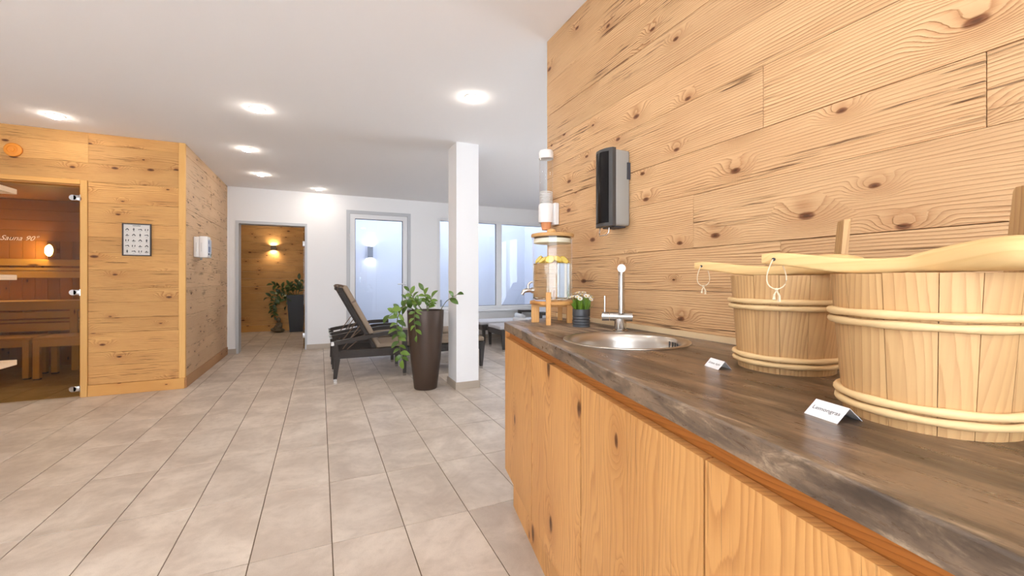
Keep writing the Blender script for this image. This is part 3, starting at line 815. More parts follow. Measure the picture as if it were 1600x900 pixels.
DZ0, DZ1 = 0.195, TOP_Z - 0.04 - 0.034
CUTS = [FY, 1.428, 0.9556, 0.4725, -0.03, -0.50]
LBL = ['narrow oak cabinet at the far end of the counter, under the water dispenser', 'oak cabinet under the far half of the sink, second from the far end',
       'wide oak cabinet with a knot, third from the far end', 'oak cabinet under the front bucket, cut by the picture edge', 'oak cabinet at the near end of the counter']
for i in range(5):
    y1, y0 = CUTS[i], CUTS[i + 1]
    ym = (y0 + y1) / 2
    t = thing('base_cabinet', LBL[i], 'cabinet', (front(ym), ym, 0), 0, 'oak base cabinets')
    ox, oy = front(ym), ym
    def P(y, ins):
        return (front(y, ins) - ox, y - oy)
    gp = 0.0026
    dm = MB().prism([P(y0 + gp, 0.004), P(y1 - gp, 0.004), P(y1 - gp, 0.024), P(y0 + gp, 0.024)], DZ0 - 0.5, DZ1 - 0.5)
    dm.build('door', 'oak', t, (0, 0, 0.5))
    ye = y1 - (0.016 if i == 0 else 0.0)
    MB().prism([P(y0, 0.026), P(ye, 0.026), P(ye, 0.044), P(y0, 0.044)], DZ1 - 0.02, TOP_Z - 0.0405).build('grip_rail', 'oak_dark', t)
    MB().prism([P(y0, 0.048), P(y1 - (0.004 if i == 0 else 0), 0.048), P(y1 - (0.004 if i == 0 else 0), 0.062), P(y0, 0.062)], 0.0, DZ0 - 0.001).build('plinth', 'oak', t)
    body = MB()
    wx = 1.2035 - ox
    for ya, yb in ((y0 + 0.0005, y0 + 0.016), (y1 - 0.016, y1 - 0.0005)):
        z1_ = TOP_Z - 0.0405
        fi = 0.0045 if (i == 0 and yb > y1 - 0.01) else 0.0445
        if fi < 0.02:
            body.prism([P(yb, 0.0245), (wx, yb - oy), (wx, ya - oy), P(ya, 0.0245)], DZ0, DZ1 - 0.021)
            body.prism([P(yb, 0.0045), (wx, yb - oy), (wx, ya - oy), P(ya, 0.0045)], DZ1 + 0.0005, z1_)
            body.prism([P(yb, 0.0445), (wx, yb - oy), (wx, ya - oy), P(ya, 0.0445)], DZ1 - 0.021, DZ1 + 0.0005)
            body.prism([P(yb, 0.063), (wx, yb - oy), (wx, ya - oy), P(ya, 0.063)], 0.0, DZ0)
        else:
            body.prism([P(yb, 0.0445), (wx, yb - oy), (wx, ya - oy), P(ya, 0.0445)], DZ0, z1_)
    body.prism([P(y0 + 0.016, 0.063), P(y1 - 0.016, 0.063), (wx, y1 - 0.016 - oy), (wx, y0 + 0.016 - oy)], DZ0, DZ0 + 0.016)
    body.build('body', 'oak', t)

# sink
sk = thing('round_sink', 'round stainless steel sink set into the worktop', 'sink', (SINK[0], SINK[1], TOP_Z))
R = SINK[2]
MB().lathe([(R + 0.014, 0.0006), (R + 0.013, 0.003), (R + 0.004, 0.0038), (R - 0.008, 0.001), (R - 0.016, -0.006), (R - 0.020, -0.03), (R - 0.026, -0.12), (R - 0.05, -0.15), (0.04, -0.158)], 72, cap0=False, cap1=False).build('bowl', 'steel', sk)
MB().lathe([(0.043, -0.157), (0.036, -0.155), (0.034, -0.162), (0.002, -0.163)], 28, cap0=False).build('drain', 'chrome', sk)
oa = -0.30
for k in range(4):
    an = oa + (k - 1.5) * 0.10
    rr = R - 0.0200
    p = Vector((rr * math.cos(an), rr * math.sin(an), 0))
    MB().beam(p + Vector((0, 0, -0.012)), p + Vector((0, 0, -0.036)), 0.005, 0.002, (math.cos(an), math.sin(an), 0)).build('overflow_slot', 'seal', sk)

# tap
fc = thing('sink_mixer_tap', 'chrome mixer tap with upright spout and lever behind the sink', 'tap', (1.108, 1.363, TOP_Z), -0.683)
MB().lathe([(0.030, 0.0), (0.030, 0.004), (0.0235, 0.007), (0.0235, 0.05)], 32).build('base', 'chrome', fc)
MB().cyl((-0.042, 0, 0.058), (0.047, 0, 0.058), 0.0185, 28).build('body', 'chrome', fc)
lv = MB().cyl((-0.073, 0, 0.058), (-0.0435, 0, 0.058), 0.0188, 28).build('lever_hub', 'chrome', fc)
MB().cyl((-0.062, 0, 0.07), (-0.062, 0, 0.142), 0.0042, 14).build('lever', 'chrome', lv)
sp = [(0.004, 0, 0.07), (0.004, 0, 0.20), (0.004, 0, 0.225)]
for k in range(1, 9):
    a = PI / 2 * k / 8
    sp.append((0.004, -0.026 * (1 - math.cos(a)), 0.225 + 0.026 * math.sin(a)))
sp += [(0.004, -0.10, 0.251), (0.004, -0.17, 0.249)]
MB().tube(sp, 0.0128, 20).build('spout', 'chrome', fc)
MB().cyl((0.004, -0.168, 0.249), (0.004, -0.192, 0.2485), 0.0148, 24).build('spout_tip', 'white_plastic', fc)
MB().cyl((0.004, -0.18, 0.24), (0.004, -0.18, 0.226), 0.008, 16).build('aerator', 'chrome', fc)

# ---------------------------------------------------------------- water dispenser on its stand
DC = (1.023, 1.764)
st = thing('dispenser_stand', 'wooden four-legged stand under the glass water dispenser', 'stand', (DC[0], DC[1], TOP_Z), -ANG)
MB().lathe([(0.107, 0.090), (0.109, 0.092), (0.109, 0.104), (0.107, 0.106)], 40).build('board', 'stand', st)
def leg(px, py, wx, wy, h):
    o = MB().rbox(-wx / 2, wx / 2, -wy / 2, wy / 2, -h / 2, h / 2, 0.0015, 1, False).build('leg', 'stand', st, (px, py, h / 2))
    return o
leg(-0.082, 0.015, 0.038, 0.022, 0.0898)
leg(-0.030, -0.1195, 0.022, 0.020, 0.150)
leg(0.080, -0.012, 0.024, 0.034, 0.0898)
leg(0.050, 0.1195, 0.022, 0.020, 0.150)
MB().box(-0.095, 0.095, -0.012, 0.012, 0.076, 0.0895).build('cross_rail', 'stand', st)
JZ = TOP_Z + 0.1065
jar = thing('water_dispenser', 'glass water dispenser with wooden lid, tap and lemon water', 'dispenser', (DC[0], DC[1], JZ), -ANG)
JR, JH, WL = 0.096, 0.298, 0.178
MB().lathe([(0.088, 0.0), (JR, 0.008), (JR, JH)], 64, cap1=False).build('jar', 'jar_glass', jar)
MB().lathe([(JR, JH - 0.004), (JR + 0.004, JH - 0.002), (JR + 0.004, JH + 0.006), (JR - 0.006, JH + 0.006)], 64, cap0=False, cap1=False).build('jar_rim', 'jar_glass', jar)
MB().lathe([(0.084, 0.006), (0.0925, 0.012), (0.0925, WL)], 64).build('water', 'water', jar)
MB().lathe([(0.088, JH - 0.022), (0.090, JH - 0.020), (0.090, JH - 0.001)], 48).build('lid_seal', plain('pale_seal', srgb(232, 224, 200), 0.6), jar)
lid = MB().lathe([(JR + 0.004, JH + 0.0065), (JR + 0.007, JH + 0.010), (JR + 0.007, JH + 0.020), (JR + 0.004, JH + 0.023)], 48).build('lid', 'lid', jar)
MB().lathe([(0.012, JH + 0.0232), (0.022, JH + 0.034), (0.020, JH + 0.044), (0.006, JH + 0.050)], 24, (-0.005, 0, 0)).build('knob', 'lid', lid)
tp = thing('x', 'x', 'x'); bpy.data.objects.remove(tp)
tapb = MB().cyl((-0.0925, -0.02, 0.05), (-0.104, -0.022, 0.05), 0.014, 20).tube([(-0.104, -0.022, 0.05), (-0.125, -0.027, 0.050), (-0.140, -0.030, 0.046), (-0.148, -0.032, 0.030)], [0.009, 0.010, 0.009, 0.0075], 14).build('tap', 'steel', jar)
MB().cyl((-0.118, -0.026, 0.058), (-0.118, -0.026, 0.078), 0.006, 12).tube([(-0.118, -0.026, 0.078), (-0.108, -0.024, 0.088), (-0.098, -0.022, 0.090)], 0.005, 10).build('tap_lever', 'steel', tapb)
for k in range(15):
    a = k * 2 * PI / 11 if k < 11 else k * 1.7
    rr = 0.068 if k < 11 else 0.026
    o = link('lemon_slice', None, None, (DC[0] + rr * math.cos(a), DC[1] + rr * math.sin(a), JZ + WL + 0.017 + 0.002 * (k % 3)), (PI / 2 - 0.85 + 0.2 * (k % 2), 0, a + PI / 2 + 0.25 * (k % 3 - 1)))
    tag(o, 'thin lemon slice floating at the top of the dispenser water', 'lemon', 'lemon slices in the water dispenser')
    MB().lathe([(0.0195, -0.0015), (0.0195, 0.0015)], 18).build('flesh', 'lemon', o)
    MB().lathe([(0.0197, -0.0018), (0.0225, -0.0012), (0.0225, 0.0012), (0.0197, 0.0018)], 18, cap0=False, cap1=False).build('rind', 'lemon_rind', o)

# cup dispenser tube
cd = thing('cup_dispenser', 'clear wall tube of paper cups above the water dispenser', 'dispenser', (1.160, 2.070, 1.40))
MB().lathe([(0.0385, 0.14), (0.0385, 0.405)], 40, cap0=False, cap1=False).build('tube', 'acrylic', cd)
MB().lathe([(0.040, 0.400), (0.041, 0.404), (0.041, 0.436), (0.036, 0.446), (0.012, 0.448)], 40, cap0=False).build('cap', 'white_plastic', cd)
MB().lathe([(0.041, 0.040), (0.043, 0.046), (0.043, 0.138), (0.041, 0.144)], 40, cap0=False, cap1=False).rbox(0.03, 0.059, -0.045, 0.030, 0.028, 0.15, 0.004, 1, False).build('holder', 'white_plastic', cd)
for k in range(7):
    MB().lathe([(0.024, 0.0), (0.034, 0.065), (0.0355, 0.066), (0.0355, 0.0685)], 28, (0, 0, k * 0.0085 + (0.0 if k < 6 else 0.0)), cap1=False).build('paper_cup', 'cup' if k == 0 else 'white_plastic', cd)
for k in range(9):
    MB().lathe([(0.0345, 0.145 + k * 0.008), (0.0360, 0.146 + k * 0.008), (0.0360, 0.149 + k * 0.008), (0.0345, 0.150 + k * 0.008)], 28, cap0=False, cap1=False).build('cup_rim', 'white_plastic', cd)

# towel dispenser
td = thing('towel_dispenser', 'black and grey paper dispenser on the spruce wall', 'dispenser', (1.1185, 1.434, 1.352))
MB().rbox(0.020, 0.100, 0.0, 0.118, 0.0, 0.325, 0.010, 3).build('housing', 'grey_plastic', td)
fb = MB()
prof = [(0.024, 0.0), (0.006, 0.0), (-0.001, 0.010), (-0.012, 0.03), (-0.016, 0.059), (-0.012, 0.088), (-0.001, 0.108), (0.006, 0.118), (0.024, 0.118)]
fb.prism(prof, -0.002, 0.330)
fb.build('front_bezel', 'dark_plastic', td)
pf = [(0.004, 0.012), (-0.004, 0.014), (-0.0165, 0.034), (-0.0205, 0.059), (-0.0165, 0.084), (-0.004, 0.104), (0.004, 0.106)]
cv = MB().prism(pf, 0.012, 0.316)
cv.sm = [len(f) == 4 for f in cv.f]
cv.build('front_cover', 'black_gloss', td)
MB().box(0.082, 0.099, -0.003, 0.0005, 0.20, 0.272).build('lock_slot', 'seal', td)
MB().box(0.03, 0.09, 0.02, 0.10, -0.006, 0.0005).build('outlet', 'seal', td)
MB().tube([(0.012, 0.03, 0.0), (0.008, 0.03, -0.03), (0.002, 0.036, -0.040), (-0.002, 0.08, -0.040), (0.004, 0.09, -0.028), (0.010, 0.09, 0.0)], 0.0022, 8).build('wire_hook', 'chrome', td)

# daisies
dz = thing('potted_daisies', 'small white daisies in a ribbed anthracite pot beside the sink', 'plant', (1.050, 1.557, TOP_Z))
pp = [(0.036, 0.0)]
for k in range(26):
    z = 0.001 + k * 0.003
    pp.append((0.0385 - (0.0022 if (z < 0.048 and int(z / 0.006) % 2) else 0.0), z))
pp += [(0.0385, 0.078), (0.036, 0.078), (0.036, 0.066)]
MB().lathe(pp, 36).build('pot', 'pot', dz)
fo = MB(); rnd = random.Random(3)
for k in range(520):
    a = rnd.uniform(0, 2 * PI); r0 = 0.03 * math.sqrt(rnd.random())
    p = Vector((r0 * math.cos(a), r0 * math.sin(a), 0.066)); h = rnd.uniform(0.03, 0.078)
    sp_ = rnd.uniform(0.6, 1.9)
    q = Vector((r0 * sp_ * math.cos(a) + rnd.uniform(-0.012, 0.012), r0 * sp_ * math.sin(a) + rnd.uniform(-0.012, 0.012), 0.066 + h))
    w = Vector((math.cos(a * 3), math.sin(a * 3), rnd.uniform(-0.3, 0.3))) * rnd.uniform(0.001, 0.0024)
    m_ = p.lerp(q, 0.6)
    fo.add([p - w * 0.4, p + w * 0.4, m_ + w, q, m_ - w], [[0, 1, 2, 3, 4]])
fl_ = fo.build('foliage', 'herb', dz); fl_['kind'] = 'stuff'
for k in range(24):
    a = k * 2.4; r0 = 0.056 * math.sqrt((k + 0.5) / 24)
    zz = 0.066 + 0.082 - 0.030 * (r0 / 0.056) ** 2 + rnd.uniform(-0.008, 0.004)
    fm_ = MB()
    for j in range(9):
        b = 2 * PI * j / 9
        fm_.add([(0.002 * math.cos(b), 0.002 * math.sin(b), 0), (0.0075 * math.cos(b - 0.28), 0.0075 * math.sin(b - 0.28), 0.0015), (0.0095 * math.cos(b), 0.0095 * math.sin(b), 0.001), (0.0075 * math.cos(b + 0.28), 0.0075 * math.sin(b + 0.28), 0.0015)], [[0, 1, 2, 3]])
    f_ = fm_.build('flower', 'petal', dz, (r0 * math.cos(a), r0 * math.sin(a), zz + 0.006), (r0 * 14 * -math.sin(a) + rnd.uniform(-0.2, 0.2), r0 * 14 * math.cos(a) + rnd.uniform(-0.2, 0.2), 0))
    f_.scale = (1.25, 1.25, 1.25)
    MB().ball((0, 0, 0.001), (0.0026, 0.0026, 0.0018), 8, 5).build('flower_eye', 'pollen', f_)

# ---------------------------------------------------------------- sauna buckets
def bucket(label, loc, seed):
    rn = random.Random(seed)
    t = thing('sauna_bucket', label, 'bucket', (loc[0], loc[1], TOP_Z), 0, 'wooden sauna buckets')
    H = 0.217; r0, r1, th = 0.098, 0.1145, 0.013
    nst = 14; ws_ = [rn.uniform(0.8, 1.25) for _ in range(nst)]
    tot = sum(ws_); a = -PI / 4 - ws_[0] / tot * PI
    for k in range(nst):
        da = 2 * PI * ws_[k] / tot
        a0, a1 = a + 0.004, a + da - 0.004
        hh = H + (0.125 if k == 0 else rn.uniform(-0.001, 0.001))
        am = (a0 + a1) / 2
        def rad(z): return r0 + (r1 - r0) * z / H
        sg = 4; v = []; f = []
        zs = [0.0, hh]
        if k == 0: zs = [0.0, H, hh - 0.006, hh]
        for iz, z in enumerate(zs):
            sh = 1.0
            if k == 0 and z > H: sh = 0.84
            if k == 0 and iz == 3: sh = 0.70
            for s_ in range(sg + 1):
                an = am + (a0 - am + (a1 - a0) * s_ / sg) * sh
                edge = 0.0008 if s_ in (0, sg) else 0.0
                v.append(((rad(z) - edge) * math.cos(an), (rad(z) - edge) * math.sin(an), z))
            for s_ in range(sg + 1):
                an = am + (a0 - am + (a1 - a0) * s_ / sg) * sh
                v.append(((rad(z) - th) * math.cos(an), (rad(z) - th) * math.sin(an), z))
        n = 2 * (sg + 1)
        for iz in range(len(zs) - 1):
            b0, b1 = iz * n, (iz + 1) * n
            for s_ in range(sg):
                f.append([b0 + s_, b0 + s_ + 1, b1 + s_ + 1, b1 + s_])
                f.append([b0 + sg + 2 + s_, b0 + sg + 1 + s_, b1 + sg + 1 + s_, b1 + sg + 2 + s_])
            f.append([b0, b1, b1 + sg + 1, b0 + sg + 1]); f.append([b0 + sg, b0 + 2 * sg + 1, b1 + 2 * sg + 1, b1 + sg])
        e0 = (len(zs) - 1) * n
        for s_ in range(sg):
            f.append([e0 + s_, e0 + s_ + 1, e0 + sg + 2 + s_, e0 + sg + 1 + s_])
            f.append([s_ + 1, s_, sg + 1 + s_, sg + 2 + s_])
        # own origin on the stave's middle line
        c = Vector(((r0 - th / 2) * math.cos(am), (r0 - th / 2) * math.sin(am), 0))
        rot = Matrix.Rotation(-(am + PI / 2), 3, 'Z')
        loc_v = [rot @ (Vector(p) - c) for p in v]
        o = MB().add(loc_v, f).build('stave' if k else 'handle_stave', 'stave', t, c, (0, 0, am + PI / 2))
        a += da
    MB().lathe([(r0 - th - 0.0005, 0.012), (r0 - th + 0.0005, 0.024)], 36).build('bottom', 'stave', t)
    for z in (0.020, 0.0335, 0.145, 0.159):
        rr = r0 + (r1 - r0) * z / H + 0.0045
        MB().tube([(rr * math.cos(2 * PI * i / 56), rr * math.sin(2 * PI * i / 56), z) for i in range(56)], [0.0058 + 0.0006 * math.sin(i * 0.9 + z * 90) for i in range(56)], 10, True).build('hoop', 'cane', t)
    return t
B1 = (1.0, 0.633); B2 = (0.83, 0.315)
bucket('wooden sauna bucket further back, beside the sink', B1, 5)
bucket('large-looking wooden sauna bucket in front, cut by the picture edge', B2, 11)

def ladle(label, end, bowl, z, seed):
    d = Vector((bowl[0] - end[0], bowl[1] - end[1])); L = d.length
    t = thing('sauna_ladle', label, 'ladle', (end[0], end[1], z), math.atan2(d.y, d.x), 'wooden sauna ladles')
    # bowl: a lofted shell lying with its hollow downwards, handle runs along local x
    secs = []
    hl = L - 0.070
    for k in range(13):                 # handle
        s_ = k / 12
        zz = 0.010 * math.cos(s_ * PI * 1.15) * (1 - 0.3 * s_)
        secs.append((-0.008 + s_ * (hl + 0.008), zz, 0.0085 + 0.002 * s_, 0.0105 + 0.0015 * math.sin(s_ * 3)))
    secs[0] = (-0.010, secs[0][1], 0.0065, 0.0085)
    for k in range(1, 17):              # bowl
        s_ = k / 16
        w = 0.0105 + 0.043 * math.sin(min(s_ * 1.12, 1.0) * PI / 2) ** 1.4
        if s_ > 0.62: w *= math.sqrt(max(0.0, 1 - ((s_ - 0.62) / 0.385) ** 2))
        hgt = 0.0120 + 0.009 * math.sin(min(s_ * 1.4, 1) * PI / 2)
        if s_ > 0.62: hgt *= math.sqrt(max(0.0, 1 - ((s_ - 0.62) / 0.39) ** 2)) * 0.9 + 0.1
        secs.append((hl + s_ * 0.150, -0.0063 + 0.011 * math.sin(min(s_ * 1.3, 1) * PI / 2), max(w, 0.003), max(hgt, 0.003)))
    v = []; f = []; n = 20
    for x, zz, w, hgt in secs:
        for k in range(n):
            a = 2 * PI * k / n
            ca, sa = math.cos(a), math.sin(a)
            e = 0.4
            yy = w * math.copysign(abs(ca) ** e, ca)
            z_ = hgt * math.copysign(abs(sa) ** (e if w < 0.02 else 0.8), sa)
            v.append((x, yy, zz + z_))
    for i in range(len(secs) - 1):
        for k in range(n):
            l = (k + 1) % n
            f.append([i * n + k, i * n + l, (i + 1) * n + l, (i + 1) * n + k])
    f.append(list(range(n))[::-1]); f.append([(len(secs) - 1) * n + k for k in range(n)])
    MB().add(v, f, True).build('ladle_body', 'ladle', t)
    MB().cyl((0.012, -0.0105, 0.008), (0.012, 0.0105, 0.008), 0.0030, 12).build('hanging_hole', 'seal', t)
    s1 = []
    for k in range(17):
        q = k / 16
        s1.append((0.012 + 0.012 * math.sin(q * 2 * PI), 0.0125 * math.cos(q * PI) * (1 if True else 0), 0.008 - 0.052 * math.sin(q * PI)))
    so = MB().tube(s1, 0.0011, 6).build('hanging_string', 'string', t)
    MB().ball((0.012, 0, -0.045), 0.003, 8, 6).tube([(0.012, 0, -0.046), (0.015, 0.004, -0.056), (0.014, 0.005, -0.066)], [0.0012, 0.002, 0.003], 6).tube([(0.012, 0, -0.046), (0.009, -0.002, -0.055), (0.010, -0.004, -0.063)], [0.0012, 0.002, 0.003], 6).build('knot', 'string', so)
    return t
ladle('wooden ladle lying across the bucket further back', (0.921, 0.810), (0.965, 0.540), 1.1475, 1)
ladle('wooden ladle lying across the front bucket, bowl at the picture edge', (0.7306, 0.490), (0.762, 0.235), 1.1475, 2)

# name cards
def card(label, p0, p1, back, hz, text, size):
    p0, p1, back = Vector(p0), Vector(p1), Vector(back)
    ax = (p1 - p0); L = ax.length; ax.normalize()
    dp_ = (back - p1); dp_ = dp_ - ax * dp_.dot(ax); D = dp_.length
    t = thing('name_card', label, 'card', (p0.x, p0.y, TOP_Z), math.atan2(ax.y, ax.x), 'folded name cards')
    th = 0.0004
    m = MB()
    m.add([(0, 0, 0), (L, 0, 0), (L, D / 2, hz), (0, D / 2, hz), (0, th * 2, 0), (L, th * 2, 0), (L, D / 2, hz - th * 2), (0, D / 2, hz - th * 2)],
          [[0, 1, 2, 3], [7, 6, 5, 4], [0, 4, 5, 1], [0, 3, 7, 4], [1, 5, 6, 2]])
    m.add([(0, D, 0), (L, D, 0), (L, D / 2, hz), (0, D / 2, hz), (0, D - th * 2, 0), (L, D - th * 2, 0), (L, D / 2, hz - th * 2), (0, D / 2, hz - th * 2)],
          [[0, 3, 2, 1], [4, 5, 6, 7], [0, 1, 5, 4], [0, 4, 7, 3], [1, 2, 6, 5]])
    m.build('folded_card', 'paper', t)
    sl_ = math.atan2(hz, D / 2); ln = math.hypot(hz, D / 2)
    mt = Matrix.Translation((L * 0.5, 0, 0)) @ Matrix.Rotation(sl_, 4, 'X') @ Matrix.Translation((0, ln * 0.42, 0.0003))
    text_mesh(text, size, 'ink', 'lettering', t, mt, 0.0, 0.0, 'CENTER')
card('folded white card reading Lemongras before the front bucket', (0.686, 0.4045), (0.676, 0.3535), (0.7215, 0.339), 0.0205, 'Lemongras', 0.0098)
card('folded white card before the bucket further back', (0.846, 0.729), (0.832, 0.679), (0.866, 0.671), 0.0185, 'Grüner Apfel', 0.0078)

# ================================================================== SAUNA WALL ITEMS
po = thing('framed_poster', 'small dark framed poster of exercise figures on the sauna wall', 'poster', (-1.648, SAUNA_Y - 0.001, 1.515))
frame(MB(), -0.113, 0.113, -0.160, 0.160, 0.010, -0.016, -0.001).build('frame', 'frame_dark', po)
MB().box(-0.104, 0.104, -0.008, -0.004, -0.151, 0.151).build('print', 'print_paper', po)
pg = MB(); rp = random.Random(9)
def bar(a, b, w):
    pg.beam((a[0], -0.0086, a[1]), (b[0], -0.0086, b[1]), w, 0.001, (0, 1, 0))
for r in range(5):
    for c in range(4):
        cx, cz = -0.075 + c * 0.050, 0.100 - r * 0.054
        k = (r * 4 + c) % 5
        if k == 0:
            bar((cx - 0.012, cz - 0.008), (cx, cz + 0.010), 0.006); bar((cx, cz + 0.010), (cx + 0.013, cz - 0.008), 0.007)
        elif k == 1:
            bar((cx, cz - 0.012), (cx, cz + 0.010), 0.008); bar((cx - 0.008, cz + 0.002), (cx + 0.008, cz + 0.004), 0.004); bar((cx, cz + 0.011), (cx, cz + 0.016), 0.006)
        elif k == 2:
            bar((cx - 0.016, cz), (cx + 0.006, cz + 0.004), 0.006); bar((cx + 0.006, cz + 0.008), (cx + 0.014, cz - 0.008), 0.006)
        elif k == 3:
            bar((cx - 0.010, cz - 0.010), (cx - 0.010, cz + 0.010), 0.006); bar((cx + 0.008, cz - 0.008), (cx + 0.011, cz + 0.010), 0.006)
        else:
            bar((cx - 0.013, cz - 0.006), (cx + 0.014, cz - 0.005), 0.006); bar((cx - 0.002, cz - 0.004), (cx, cz + 0.008), 0.006)
        bar((cx - 0.008, cz - 0.019), (cx + 0.008, cz - 0.019), 0.0015)
for i in range(9):
    bar((-0.030 + i * 0.0068, 0.1335), (-0.030 + i * 0.0068, 0.1335 + rp.uniform(0.006, 0.010)), 0.0042)
pg.build('figures', 'ink', po)

rd = thing('round_wood_knob', 'round orange wooden disc above the sauna door', 'disc', (-2.519, SAUNA_Y - 0.001, 2.293))
MB().lathe([(0.055, 0.0), (0.060, 0.006), (0.060, 0.020), (0.052, 0.028), (0.035, 0.030), (0.033, 0.026), (0.018, 0.026), (0.016, 0.032), (0.004, 0.034)], 36).build('disc', 'orange_wood', rd, None, (PI / 2, 0, 0))

sd = thing('soap_dispenser', 'white dispenser box with blue labels on the rough side wall', 'dispenser', (SAUNA_X + 0.0015, 5.642, 1.37))
MB().rbox(0.0, 0.050, 0.0, 0.135, 0.0, 0.225, 0.006).build('back_housing', 'white_plastic', sd)
MB().rbox(0.0505, 0.130, -0.004, 0.139, -0.004, 0.232, 0.008).build('front_cover', 'white_plastic', sd)
MB().rbox(0.0, 0.110, 0.142, 0.275, 0.0, 0.215, 0.006).build('refill_box', 'white_plastic', sd)
MB().box(0.1302, 0.1312, 0.010, 0.126, 0.02, 0.20).build('label', 'pale_print', sd)
MB().box(0.1103, 0.1113, 0.150, 0.268, 0.01, 0.20).build('label', 'pale_print', sd)
for y0, y1, z0, z1, mm in ((0.02, 0.06, 0.15, 0.185, 'blue_print'), (0.02, 0.11, 0.06, 0.12, 'blue_print'), (0.02, 0.07, 0.025, 0.045, 'ink')):
    MB().box(0.1313, 0.1318, y0, y1, z0, z1).build('print', mm, sd)
MB().box(0.1114, 0.1119, 0.21, 0.26, 0.02, 0.05).build('print', 'green_print', sd)
MB().box(0.072, 0.074, -0.0045, -0.004, 0.06, 0.16).box(0.024, 0.026, -0.0005, 0.0, 0.06, 0.16).build('seam', 'grey_plastic', sd)
MB().cyl((0.06, 0.05, -0.03), (0.06, 0.05, -0.002), 0.010, 12).build('nozzle', 'grey_plastic', sd)

# pale shelf rack at the picture's left edge
sr = thing('shelf_rack', 'pale wooden shelf rack whose board ends reach into the left edge', 'shelf', (-1.612, 3.438, 0))
for zt in (0.652, 1.148, 1.648):
    centred('shelf_board', -0.40, 0.0, -0.95, 0.0, zt - 0.030, zt, 'shelf', sr, 0.002)
for yy in (-0.85, -0.14):
    centred('upright', -0.38, -0.33, yy, yy + 0.04, 0.0, 0.6215, 'shelf', sr)
    centred('upright', -0.38, -0.33, yy, yy + 0.04, 0.6525, 1.1175, 'shelf', sr)
    centred('upright', -0.38, -0.33, yy, yy + 0.04, 1.1485, 1.6175, 'shelf', sr)
ft = thing('folded_towel', 'white folded cloth on the middle board of the pale shelf rack', 'towel', (-1.70, 3.33, 1.1485))
MB().rbox(-0.16, 0.0, -0.16, 0.06, 0.0, 0.028, 0.012, 3).build('lower_fold', 'towel', ft)
MB().rbox(-0.155, 0.005, -0.155, 0.055, 0.0285, 0.056, 0.012, 3).build('upper_fold', 'towel', ft)

